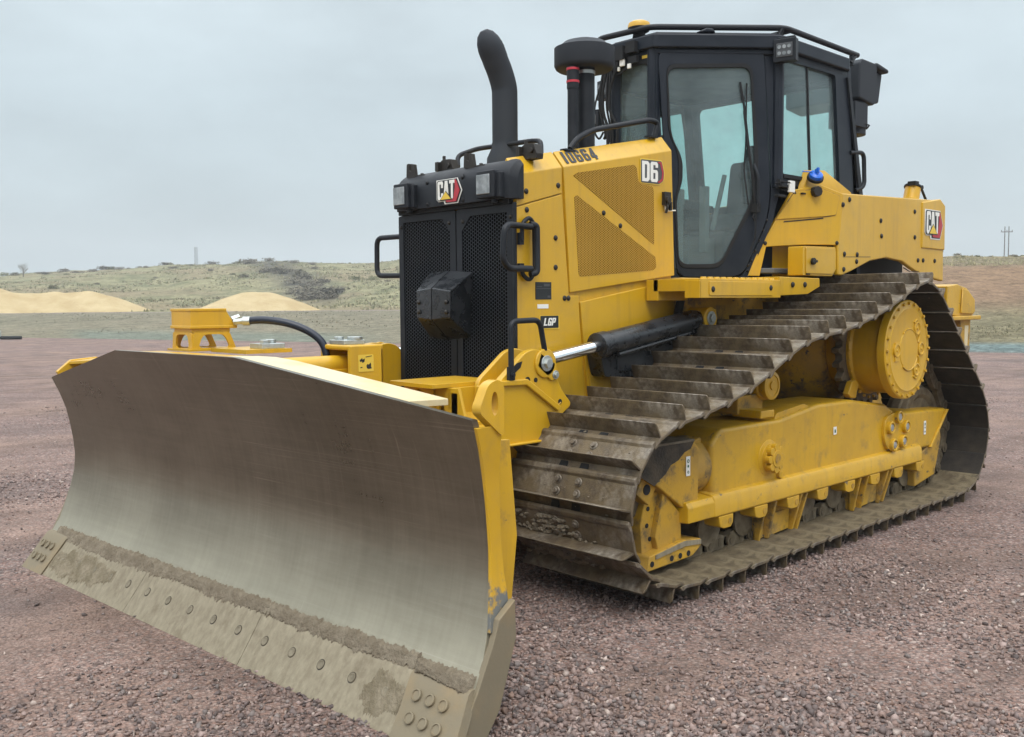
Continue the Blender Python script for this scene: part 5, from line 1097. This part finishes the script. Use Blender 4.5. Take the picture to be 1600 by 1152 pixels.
def ground_color(f, u, z):
    e = edge(u); q = gp(f, u); n1 = fbm(q.x, q.y, .06) * .5 + .5; n2 = fbm(q.x + 40, q.y, .35) * .5 + .5
    n1 = max(0, min(1, n1)); n2 = max(0, min(1, n2)); px = 800 + u * 1502
    straw, olive, tan, grey = (.285, .265, .155), (.17, .175, .095), (.26, .205, .13), (.17, .16, .135)
    if f < 91: cl_ = lerp(lerp((.215, .20, .145), (.27, .235, .17), n2), (.17, .165, .115), n1 * .6)
    elif f < 99: cl_ = lerp((.30, .25, .225), (.24, .205, .19), n2)
    else:
        cl_ = lerp(lerp(straw, olive, sstep(.35, .75, n2)), tan, sstep(.45, .8, n1) * .7)
        gully = math.exp(-((px - (500 - (f - 125) * 1.1)) / 42) ** 2) * sstep(112, 130, f) * (1 - sstep(195, 215, f)); cl_ = lerp(cl_, (.10, .095, .075), min(1, gully * (.5 + n2)))
    teal = sstep(85, 150, px) * (1 - sstep(480, 640, px)) * sstep(e - 1, e + .8, f) * (1 - sstep(e + 6, e + 14, f)) if f > e else 0
    cl_ = lerp(cl_, (.13, .215, .205), teal * .35)
    t = (f - e) / (75 - e)
    cr_ = lerp((.24, .23, .14), (.30, .215, .135), sstep(.18, .42, t)); cr_ = lerp(cr_, (.33, .24, .155), n2 * .7 * sstep(.25, .4, t)); cr_ = lerp(cr_, (.23, .17, .115), sstep(.55, .85, n1) * .6)
    cr_ = lerp(cr_, (.27, .25, .165), sstep(.72, .88, t)); cr_ = lerp(cr_, (.42, .38, .22), sstep(.93, 1.0, t) * n2)
    cr_ = lerp((.155, .205, .20), cr_, sstep(e + 1.2, e + 2.6, f + 1.2 * (n2 - .5)))
    cr_ = tuple(v * (.82 if i < 1 else .76) for i, v in enumerate(cr_)) if f > e + 2.4 else cr_
    k = sstep(.02, .28, u); c_ = lerp(cl_, cr_, k)
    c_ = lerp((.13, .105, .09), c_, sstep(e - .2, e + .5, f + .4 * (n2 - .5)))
    return c_
us_ = [-1.7 + 3.4 * i / 420 for i in range(421)]
def fs_for(u):
    e = edge(u); o = [e - 1.5, e - .2]
    return o
ks_ = [0, .004, .01, .018, .028, .04, .055, .07, .09, .11, .13, .155, .18, .21, .24, .27, .30, .335, .37, .41, .45, .49, .53, .57, .61, .65, .69, .73, .77, .81, .85, .89, .93, .97, 1.0]
vs = []; cs = []
rows = []
for u in us_:
    e = edge(u); far = 235.0; fl = []
    k = sstep(.02, .28, u)
    mid = 99 * (1 - k) + 78 * k
    fl = [e - 1.2, e - .1] + [e + (mid - e) * (i / 30) ** 1.25 for i in range(31)] + [mid + (235 - mid) * (i / 62) for i in range(1, 63)] + [260, 320, 420, 600, 880]
    rows.append(fl)
nf = len(rows[0])
for u, fl in zip(us_, rows):
    for f in fl:
        z = height(f, u) if f > edge(u) else -.03
        if f > 240: z = height(240, u) - (f - 240) * .004
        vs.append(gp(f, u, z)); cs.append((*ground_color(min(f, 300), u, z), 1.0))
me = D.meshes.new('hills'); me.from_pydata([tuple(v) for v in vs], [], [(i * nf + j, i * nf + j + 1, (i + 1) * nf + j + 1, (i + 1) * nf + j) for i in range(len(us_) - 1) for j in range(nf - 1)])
at_ = me.color_attributes.new('cover', 'FLOAT_COLOR', 'POINT'); at_.data.foreach_set('color', np.array(cs, dtype=np.float32).ravel())
me.polygons.foreach_set('use_smooth', [True] * len(me.polygons))
def terrain_material():
    M = D.materials.new('grassland'); M.use_nodes = True; t = M.node_tree; b = t.nodes['Principled BSDF']; b.inputs['Roughness'].default_value = .95; b.inputs['Specular IOR Level'].default_value = .1
    a = t.nodes.new('ShaderNodeAttribute'); a.attribute_name = 'cover'; tc = t.nodes.new('ShaderNodeTexCoord')
    def ns(sc, st=(1, 1, 1), det=6):
        mp = t.nodes.new('ShaderNodeMapping'); mp.inputs['Scale'].default_value = st; t.links.new(tc.outputs['Object'], mp.inputs[0])
        n = t.nodes.new('ShaderNodeTexNoise'); n.inputs['Scale'].default_value = sc; n.inputs['Detail'].default_value = det; n.inputs['Roughness'].default_value = .7; t.links.new(mp.outputs[0], n.inputs['Vector'])
        return n.outputs['Fac']
    n1 = ns(.9); n2 = ns(4.5, det=3)
    ad = t.nodes.new('ShaderNodeMath'); ad.operation = 'ADD'; t.links.new(n1, ad.inputs[0]); t.links.new(n2, ad.inputs[1])
    mr = t.nodes.new('ShaderNodeMapRange'); mr.inputs[1].default_value = .72; mr.inputs[2].default_value = 1.28; mr.inputs[3].default_value = .45; mr.inputs[4].default_value = 1.5; t.links.new(ad.outputs[0], mr.inputs[0])
    v = t.nodes.new('ShaderNodeVectorMath'); v.operation = 'SCALE'; t.links.new(a.outputs['Color'], v.inputs[0]); t.links.new(mr.outputs[0], v.inputs['Scale']); t.links.new(v.outputs[0], b.inputs['Base Color'])
    bp = t.nodes.new('ShaderNodeBump'); bp.inputs['Strength'].default_value = 1.0; bp.inputs['Distance'].default_value = .3; t.links.new(ad.outputs[0], bp.inputs['Height']); t.links.new(bp.outputs[0], b.inputs['Normal'])
    return M
me.materials.append(terrain_material())
tag(link('hills', me), kind='structure')

def gravel_material():
    M = D.materials.new('crushed_gravel'); M.use_nodes = True; t = M.node_tree; b = t.nodes['Principled BSDF']; b.inputs['Roughness'].default_value = .9; b.inputs['Specular IOR Level'].default_value = .2
    tc = t.nodes.new('ShaderNodeTexCoord')
    def nd(ty, **k):
        n = t.nodes.new(ty)
        for a, v in k.items(): setattr(n, a, v)
        return n
    def vor(sc):
        v = nd('ShaderNodeTexVoronoi'); v.inputs['Scale'].default_value = sc; t.links.new(tc.outputs['Object'], v.inputs['Vector']); return v
    def noi(sc, det=6, ro=.6):
        n = nd('ShaderNodeTexNoise'); n.inputs['Scale'].default_value = sc; n.inputs['Detail'].default_value = det; n.inputs['Roughness'].default_value = ro; t.links.new(tc.outputs['Object'], n.inputs['Vector']); return n
    v1 = vor(58); v2 = vor(130); sp = nd('ShaderNodeSeparateColor'); t.links.new(v1.outputs['Color'], sp.inputs[0])
    rp = nd('ShaderNodeValToRGB'); e = rp.color_ramp.elements; rp.color_ramp.interpolation = 'CONSTANT'
    e[0].position = 0; e[0].color = (.235, .165, .148, 1); e[1].position = .16; e[1].color = (.30, .22, .20, 1)
    for p, c in ((.34, (.16, .128, .125, 1)), (.48, (.325, .26, .24, 1)), (.62, (.265, .175, .15, 1)), (.76, (.24, .21, .205, 1)), (.88, (.43, .36, .335, 1)), (.95, (.115, .095, .092, 1))): q = e.new(p); q.color = c
    t.links.new(sp.outputs[0], rp.inputs[0])
    big = noi(.33, 7, .62); md = noi(1.7, 6); r1 = nd('ShaderNodeMapRange'); r1.inputs[1].default_value = .46; r1.inputs[2].default_value = .66; r1.inputs[4].default_value = .75; t.links.new(big.outputs['Fac'], r1.inputs[0])
    m1 = nd('ShaderNodeMix', data_type='RGBA'); t.links.new(r1.outputs[0], m1.inputs[0]); t.links.new(rp.outputs[0], m1.inputs[6]); m1.inputs[7].default_value = (.33, .245, .205, 1)
    r2 = nd('ShaderNodeMapRange'); r2.inputs[1].default_value = .35; r2.inputs[2].default_value = .65; r2.inputs[3].default_value = .90; r2.inputs[4].default_value = 1.36; t.links.new(md.outputs['Fac'], r2.inputs[0])
    bl = noi(.55, 4, .5); r4 = nd('ShaderNodeMapRange'); r4.inputs[1].default_value = .52; r4.inputs[2].default_value = .72; r4.inputs[4].default_value = .7; t.links.new(bl.outputs['Fac'], r4.inputs[0])
    mpw = nd('ShaderNodeMapping'); mpw.inputs['Rotation'].default_value = (0, 0, .5); mpw.inputs['Scale'].default_value = (.06, .9, 1); t.links.new(tc.outputs['Object'], mpw.inputs[0])
    tw_ = nd('ShaderNodeTexNoise'); tw_.inputs['Scale'].default_value = 1.4; tw_.inputs['Detail'].default_value = 4; t.links.new(mpw.outputs[0], tw_.inputs['Vector'])
    r5 = nd('ShaderNodeMapRange'); r5.inputs[1].default_value = .54; r5.inputs[2].default_value = .66; r5.inputs[4].default_value = .45; t.links.new(tw_.outputs['Fac'], r5.inputs[0])
    m2_ = nd('ShaderNodeMix', data_type='RGBA'); t.links.new(r4.outputs[0], m2_.inputs[0]); t.links.new(m1.outputs[2], m2_.inputs[6]); m2_.inputs[7].default_value = (.175, .145, .14, 1)
    m3_ = nd('ShaderNodeMix', data_type='RGBA'); t.links.new(r5.outputs[0], m3_.inputs[0]); t.links.new(m2_.outputs[2], m3_.inputs[6]); m3_.inputs[7].default_value = (.16, .118, .10, 1)
    sc = nd('ShaderNodeVectorMath', operation='SCALE'); t.links.new(m3_.outputs[2], sc.inputs[0]); t.links.new(r2.outputs[0], sc.inputs['Scale'])
    r3 = nd('ShaderNodeMapRange'); r3.inputs[1].default_value = .0; r3.inputs[2].default_value = .75; r3.inputs[3].default_value = 1.1; r3.inputs[4].default_value = .6; t.links.new(v1.outputs['Distance'], r3.inputs[0])
    s2 = nd('ShaderNodeVectorMath', operation='SCALE'); t.links.new(sc.outputs[0], s2.inputs[0]); t.links.new(r3.outputs[0], s2.inputs['Scale']); wm = nd('ShaderNodeMix', data_type='RGBA', blend_type='MULTIPLY'); wm.inputs[0].default_value = 1.0; t.links.new(s2.outputs[0], wm.inputs[6]); wm.inputs[7].default_value = (.90, .845, .815, 1); t.links.new(wm.outputs[2], b.inputs['Base Color'])
    ad = nd('ShaderNodeMath', operation='MULTIPLY_ADD'); t.links.new(v2.outputs['Distance'], ad.inputs[0]); ad.inputs[1].default_value = .5; t.links.new(v1.outputs['Distance'], ad.inputs[2])
    bp = nd('ShaderNodeBump', invert=True); bp.inputs['Strength'].default_value = .9; bp.inputs['Distance'].default_value = .012; t.links.new(ad.outputs[0], bp.inputs['Height'])
    bp2 = nd('ShaderNodeBump'); bp2.inputs['Strength'].default_value = .6; bp2.inputs['Distance'].default_value = .08; t.links.new(md.outputs['Fac'], bp2.inputs['Height']); t.links.new(bp.outputs[0], bp2.inputs['Normal']); t.links.new(bp2.outputs[0], b.inputs['Normal'])
    return M
pad = [gp(edge(u), u, 0) for u in us_] + [gp(60, 1.7), C0 + RT * 90, C0 - FW * 90 + RT * 90, C0 - FW * 90 - RT * 160, C0 - RT * 160]
bm = bmesh.new(); bm.faces.new([bm.verts.new(q) for q in pad]); bmesh.ops.triangulate(bm, faces=bm.faces); me = D.meshes.new('gravel_pad'); bm.to_mesh(me); bm.free(); me.materials.append(gravel_material())
for q in me.polygons:
    if q.normal.z < 0: q.flip()
tag(link('gravel_pad', me), kind='structure')
bm = bmesh.new(); bmesh.ops.create_circle(bm, cap_ends=True, radius=890, segments=64, matrix=Matrix.Translation((0, 0, -6.0))); me = D.meshes.new('ground'); bm.to_mesh(me); bm.free(); me.materials.append(material('far_grass', (.30, .27, .16), .95, 0, .1))
tag(link('ground', me), kind='structure')

# loose stones on the pad near the camera, one object: nobody could count them
bmq = bmesh.new(); bmesh.ops.create_icosphere(bmq, subdivisions=1, radius=1); base_v = np.array([v.co[:] for v in bmq.verts]); base_f = np.array([[v.index for v in f.verts] for f in bmq.faces]); bmq.free()
NST = 100000
kf = rng.random(NST); fdist = 3.1 * (16 / 3.1) ** (kf ** 1.05); uu = rng.uniform(-.62, .62, NST)
pos = np.array([[CAM.x + FW.x * f + RT.x * u * f, CAM.y + FW.y * f + RT.y * u * f] for f, u in zip(fdist, uu)])
patch = np.array([fbm(x, y, .55, 3) for x, y in pos]); near = np.clip((5.4 - fdist) / 2.2, 0, 1)
keep = rng.random(NST) < np.clip(.34 + 1.25 * patch + .35 * near, .05, 1.0); pos = pos[keep]; fdist = fdist[keep]; patch = patch[keep]; near = near[keep]; n = len(pos)
size = (.0048 + .0062 * rng.random(n) ** 2.0) * (1 + .35 * np.clip(patch, 0, 1) + .85 * near * np.clip(.4 + patch, 0, 1))
S3 = rng.uniform(.5, 1.5, (n, 1, 3)) * size[:, None, None]; S3[:, :, 2] *= .8
jit = np.clip(1 + rng.normal(0, .42, (n, 12, 1)), .25, 2.0); V = base_v[None] * jit * S3
ang = rng.uniform(0, 2 * pi, n); til = rng.uniform(-.7, .7, n); ca, sa = np.cos(ang)[:, None], np.sin(ang)[:, None]; ct, st2 = np.cos(til)[:, None], np.sin(til)[:, None]
y1 = V[:, :, 1] * ct - V[:, :, 2] * st2; z1 = V[:, :, 1] * st2 + V[:, :, 2] * ct; x2 = V[:, :, 0] * ca - y1 * sa; y2 = V[:, :, 0] * sa + y1 * ca
Q = np.stack([x2 + pos[:, None, 0], y2 + pos[:, None, 1], z1 + size[:, None] * .35], -1).reshape(-1, 3).astype(np.float32)
Fc = (base_f[None] + (np.arange(n) * 12)[:, None, None]).reshape(-1, 3).astype(np.int32)
me = D.meshes.new('loose_gravel'); me.vertices.add(len(Q)); me.vertices.foreach_set('co', Q.ravel()); me.loops.add(len(Fc) * 3); me.loops.foreach_set('vertex_index', Fc.ravel()); me.polygons.add(len(Fc)); me.polygons.foreach_set('loop_start', np.arange(0, len(Fc) * 3, 3, dtype=np.int32)); me.polygons.foreach_set('loop_total', np.full(len(Fc), 3, dtype=np.int32)); me.update(calc_edges=True)
pal = np.array([(.22, .172, .16), (.28, .22, .205), (.165, .135, .132), (.33, .265, .25), (.245, .18, .16), (.23, .205, .20), (.46, .40, .37), (.12, .10, .098), (.27, .19, .155), (.19, .17, .165)])
pc_ = pal[rng.choice(10, n, p=[.18, .17, .15, .1, .13, .1, .045, .065, .03, .03])] * rng.uniform(.74, 1.2, (n, 1)) * np.array([[.90, .84, .805]]) * (1 - .18 * near * np.clip(.4 + patch, 0, 1))[:, None]
at_ = me.color_attributes.new('stone', 'FLOAT_COLOR', 'POINT'); at_.data.foreach_set('color', np.repeat(np.concatenate([pc_, np.ones((n, 1))], 1), 12, 0).astype(np.float32).ravel())
M = D.materials.new('stone_chips'); M.use_nodes = True; bs_ = M.node_tree.nodes['Principled BSDF']; bs_.inputs['Roughness'].default_value = .62; bs_.inputs['Specular IOR Level'].default_value = .3
a_ = M.node_tree.nodes.new('ShaderNodeAttribute'); a_.attribute_name = 'stone'; M.node_tree.links.new(a_.outputs['Color'], bs_.inputs['Base Color']); me.materials.append(M)
tag(link('loose_gravel', me), kind='stuff')

# rough grass on the slopes, one object: nobody could count it
gv = []; gc = []; r = random.Random(3)
def tufts(n, pxr, fr_, hr, cols, thr=-9):
    for _ in range(n):
        px = r.uniform(*pxr); f = fr_[0] + (fr_[1] - fr_[0]) * r.random() ** .8; u = U(px); q = gp(f, u)
        d_ = fbm(q.x, q.y, .09)
        if d_ < thr + .25 * r.random(): continue
        z = height(f, u); h = r.uniform(*hr) * (1 + .5 * d_); c_ = r.choice(cols); k = r.uniform(.75, 1.25)
        for b_ in range(4):
            a = r.uniform(0, 6.28); w_ = h * r.uniform(.25, .5); l_ = h * r.uniform(.2, .6); ox, oy = r.uniform(-.6, .6) * h, r.uniform(-.6, .6) * h
            gv.extend([(q.x + ox - sin(a) * w_, q.y + oy + cos(a) * w_, z - .05), (q.x + ox + sin(a) * w_, q.y + oy - cos(a) * w_, z - .05), (q.x + ox + cos(a) * l_, q.y + oy + sin(a) * l_, z + h)])
            gc.extend([(*[v * k for v in c_], 1)] * 3)
LC = [(.30, .275, .165), (.21, .215, .115), (.25, .24, .14), (.19, .19, .105), (.28, .235, .15), (.23, .215, .145)]
tufts(15000, (-120, 760), (100, 222), (.09, .26), LC, -.2)
tufts(2500, (1420, 1700), (33, 44), (.03, .06), [(.19, .18, .11), (.24, .205, .13), (.17, .16, .10)], -.1)
tufts(2200, (1420, 1700), (66, 78), (.05, .13), [(.34, .31, .19), (.28, .26, .16), (.38, .34, .2)], -.1)
tufts(1500, (-60, 700), (56, 91), (.04, .09), [(.22, .21, .15), (.26, .23, .16), (.17, .17, .12)], -.1)
me = D.meshes.new('grass'); me.from_pydata(gv, [], [(3 * i, 3 * i + 1, 3 * i + 2) for i in range(len(gv) // 3)])
at_ = me.color_attributes.new('stone', 'FLOAT_COLOR', 'POINT'); at_.data.foreach_set('color', np.array(gc, dtype=np.float32).ravel()); me.materials.append(M)
tag(link('grass', me), kind='stuff')

# sand stockpiles
MSAND = material('tan_sand', (.38, .29, .155), .95, 0, .1, col2=(.46, .37, .215), scale=.35, bump=.7, bscale=1.2, bdist=.25)
def pile(label, segs, f0, u0, R_, base):
    """heap of sand: ridge segments (x0,y0,h0,x1,y1,h1,slope) in metres about its base point; x runs to the right as seen from the pad"""
    N = 70; b = MB(); c0 = gp(f0, u0)
    vs = []
    for i in range(N + 1):
        for j in range(N + 1):
            x = -R_ + 2 * R_ * i / N; y = -R_ + 2 * R_ * j / N; z = -1.5
            for x0, y0, h0, x1, y1, h1, sl in segs:
                dx, dy = x1 - x0, y1 - y0; t = max(0, min(1, ((x - x0) * dx + (y - y0) * dy) / max(1e-6, dx * dx + dy * dy))); d = hypot(x - x0 - dx * t, y - y0 - dy * t)
                hh = h0 + (h1 - h0) * t - sl * (sqrt(d * d + .5) - .7); z = max(z, hh)
            z += .10 * fbm(x + f0, y, .5)
            q = c0 + RT * x + FW * y; vs.append((q.x, q.y, base + z))
    b.add(vs, [(i * (N + 1) + j, i * (N + 1) + j + 1, (i + 1) * (N + 1) + j + 1, (i + 1) * (N + 1) + j) for i in range(N) for j in range(N)])
    o = link('sand_pile', b.mesh('sand_pile', MSAND, True, 80)); tag(o, label, 'sand pile', 'sand stockpiles at the foot of the hill')
pile('broad tan sand stockpile at the far left beyond the pad', [(-9, 3, 2.3, 2, 2, 2.1, .38), (2, 2, 2.1, 6.5, 1, 2.35, .42), (-7, -3, 1.5, -1, -2, 2.3, .4), (-3, -1, 1.6, 3, 0, 2.3, .4), (6.5, 1, 2.35, 8.5, 0, 1.9, .45)], 104, U(45), 17, 1.0)
pile('tall tan sand stockpile at the left edge behind the broad one', [(-9, 2, 4.2, -5, 0, 3.4, .42)], 118, U(30), 13, 1.4)
pile('small separate tan sand stockpile behind the yellow sensor housing', [(-1.0, 0, 2.05, 1.3, 0, 2.0, .40), (1.3, 0, 2.0, 2.4, 0, 1.5, .5), (-1, 0, 2.05, -3, -1, 1.1, .35)], 101, U(402), 8.5, 1.0)

# scrub on the hillsides, a bare tree, poles, a pipe
def bush_mesh(seed, bare):
    r = random.Random(seed); b = MB()
    for k in range(230):
        th = r.uniform(0, 2 * pi); ph = math.acos(r.uniform(0, 1)); rr = r.uniform(.45, 1.0); lump = 1 + .3 * sin(3 * th + seed) + .2 * sin(5 * th)
        c = Vector((rr * sin(ph) * cos(th) * lump, rr * sin(ph) * sin(th) * lump, rr * cos(ph) * .75 + .05)); s_ = r.uniform(.07, .16)
        a = Vector((r.gauss(0, 1), r.gauss(0, 1), r.gauss(0, 1))).normalized(); d = a.orthogonal().normalized()
        b.add([c - a * s_, c + d * s_ * .6, c + a * s_, c - d * s_ * .6], [(0, 1, 2, 3)])
    for k in range(9):
        th = r.uniform(0, 2 * pi); b.tube([(0, 0, -.3), (.3 * cos(th), .3 * sin(th), .3), (.7 * cos(th), .7 * sin(th), .62)], .025, 4)
    return b
MSCR = [material('scrub_dark', (.10, .09, .07), .9, 0, .1, col2=(.15, .135, .10), scale=3), material('scrub_green', (.12, .13, .06), .9, 0, .1, col2=(.17, .165, .085), scale=3), material('scrub_grey', (.15, .14, .105), .9, 0, .1, col2=(.2, .18, .13), scale=3)]
BM3 = [bush_mesh(k, 0).mesh('shrub', MSCR[k], False) for k in range(3)]
KIND = ['dark twiggy scrub bush growing on the hillside', 'olive green scrub bush growing on the hillside', 'grey dry scrub bush growing on the hillside']
r = random.Random(11); spots = []
for px, f in ((12, 214), (28, 218), (64, 214), (75, 205), (105, 222), (122, 216), (133, 214), (150, 219), (166, 221), (178, 221), (192, 221), (205, 220), (222, 221), (232, 217), (262, 221), (270, 221), (335, 219), (370, 217), (378, 215), (395, 216)): spots.append((px, f, r.choice((0, 1, 0)), r.uniform(.5, 1.25)))
for k in range(34): f = r.uniform(122, 200); spots.append((500 - (f - 125) * 1.1 + r.gauss(0, 24), f, r.choice((0, 0, 2)), r.uniform(.7, 1.6)))
for k in range(22): spots.append((r.uniform(0, 640), r.uniform(112, 215), r.choice((1, 2, 2, 1, 0)), r.uniform(.35, .9)))
for k in range(16): spots.append((r.uniform(1480, 1640), r.uniform(73, 77), r.choice((1, 2)), r.uniform(.12, .28)))
for px, f, kd, s_ in spots:
    u = U(px); o = link('shrub', BM3[kd]); o.location = gp(f, u, height(f, u) - .05); o.rotation_euler = (0, 0, r.uniform(0, 6.28)); o.scale = (s_ * 1.25, s_ * 1.25, s_)
    tag(o, KIND[kd], 'shrub', ['dark scrub on the hills', 'olive scrub on the hills', 'grey scrub on the hills'][kd])
f, u = 205, U(41); tr_ = D.objects.new('bare_tree', None); COL.objects.link(tr_); tr_.location = gp(f, u, height(f, u) - .2); tag(tr_, 'small leafless tree on the hill crest at the far left', 'tree')
b = MB(); b.tube([(0, 0, 0), (.05, 0, .9), (.0, .05, 1.9)], [.12, .10, .07], 7); part('trunk', b, MSCR[0], tr_)
b = MB(); rr_ = random.Random(5)
for k in range(26):
    th = rr_.uniform(0, 6.28); z0 = rr_.uniform(.7, 1.9); L_ = rr_.uniform(.6, 1.5); p0 = Vector((0, 0, z0)); p1 = p0 + Vector((cos(th) * L_ * .5, sin(th) * L_ * .5, L_ * .55)); p2 = p1 + Vector((cos(th) * L_ * .35, sin(th) * L_ * .35, L_ * .6)); b.tube([p0, p1, p2], [.035, .022, .01], 4)
    for q in range(3): a = th + rr_.uniform(-1, 1); b.tube([p1, p1 + Vector((cos(a) * .5, sin(a) * .5, .5))], .01, 4)
part('crown', b, MSCR[2], tr_)
MPOLE = material('weathered_pole', (.10, .09, .08), .9)
f = 200; pl_ = D.objects.new('power_pole', None); COL.objects.link(pl_); pl_.location = gp(f, U(1569.5), 6.0); tag(pl_, 'twin post power pole with a crossarm above the right hill crest', 'power pole')
top = 1.65 + (468 - 355) / 1502 * f - 6.0
for dx in (-.42, .42): b = MB(); b.cyl(RT * dx + Vector((0, 0, -1)), RT * dx + Vector((0, 0, top)), .13, .09, n=8); part('post', b, MPOLE, pl_)
b = MB(); b.tube([RT * -1.2 + Vector((0, 0, top - 1.1)), RT * 1.2 + Vector((0, 0, top - 1.1))], .09, 6); part('crossarm', b, MPOLE, pl_)
b = MB()
for dx in (-1.1, 0, 1.1): b.cyl(RT * dx + Vector((0, 0, top - 1.1)), RT * dx + Vector((0, 0, top - .7)), .06, n=6)
part('insulator', b, MPOLE, pl_)
f = 190; pq = D.objects.new('utility_pole', None); COL.objects.link(pq); pq.location = gp(f, U(1522.5), 5.8); tag(pq, 'short single utility pole on the right hill crest beside the twin post pole', 'utility pole')
b = MB(); b.cyl((0, 0, -1), (0, 0, 4.6), .11, n=8); part('post', b, MPOLE, pq); b = MB(); b.tube([RT * -.45 + Vector((0, 0, 4.0)), RT * .45 + Vector((0, 0, 4.0))], .06, 6); part('crossarm', b, MPOLE, pq)
f = 800; tw = D.objects.new('distant_tower', None); COL.objects.link(tw); tw.location = gp(f, U(310.5), 6.0); tag(tw, 'faint grey tower on the horizon fading up into cloud', 'tower')
b = MB(); b.cyl((0, 0, -2), (0, 0, 44), 1.6, 1.4, n=16); part('shaft', b, material('tower_grey', (.16, .19, .21), .9), tw)
f = 49; dp = D.objects.new('drain_pipe', None); COL.objects.link(dp); dp.location = gp(f, U(6)); tag(dp, 'dark pipe lying on the gravel at the far left pad edge', 'pipe')
b = MB(); b.cyl(RT * -2.2 + Vector((0, 0, .1)), RT * .9 + Vector((0, 0, .09)), .09, n=12); part('pipe_length', b, MRUB, dp); b = MB(); b.cyl(RT * -.22 + Vector((0, 0, .0)), RT * -.22 + Vector((0, 0, .45)), .1, n=10); part('riser', b, MZINC, dp)

# the damp air: one even volume round the camera and everything above
b = MB(); b.bb(-930, 930, -930, 930, -8, 62); hz = b.mesh('haze', [], False); HM = D.materials.new('damp_air'); HM.use_nodes = True; ht = HM.node_tree; ht.nodes.clear()
ho = ht.nodes.new('ShaderNodeOutputMaterial'); hv = ht.nodes.new('ShaderNodeVolumePrincipled'); hv.inputs['Color'].default_value = (.86, .90, .93, 1); hv.inputs['Density'].default_value = .0011; ht.links.new(hv.outputs[0], ho.inputs['Volume'])
hz.materials.append(HM); tag(link('haze', hz), kind='stuff')
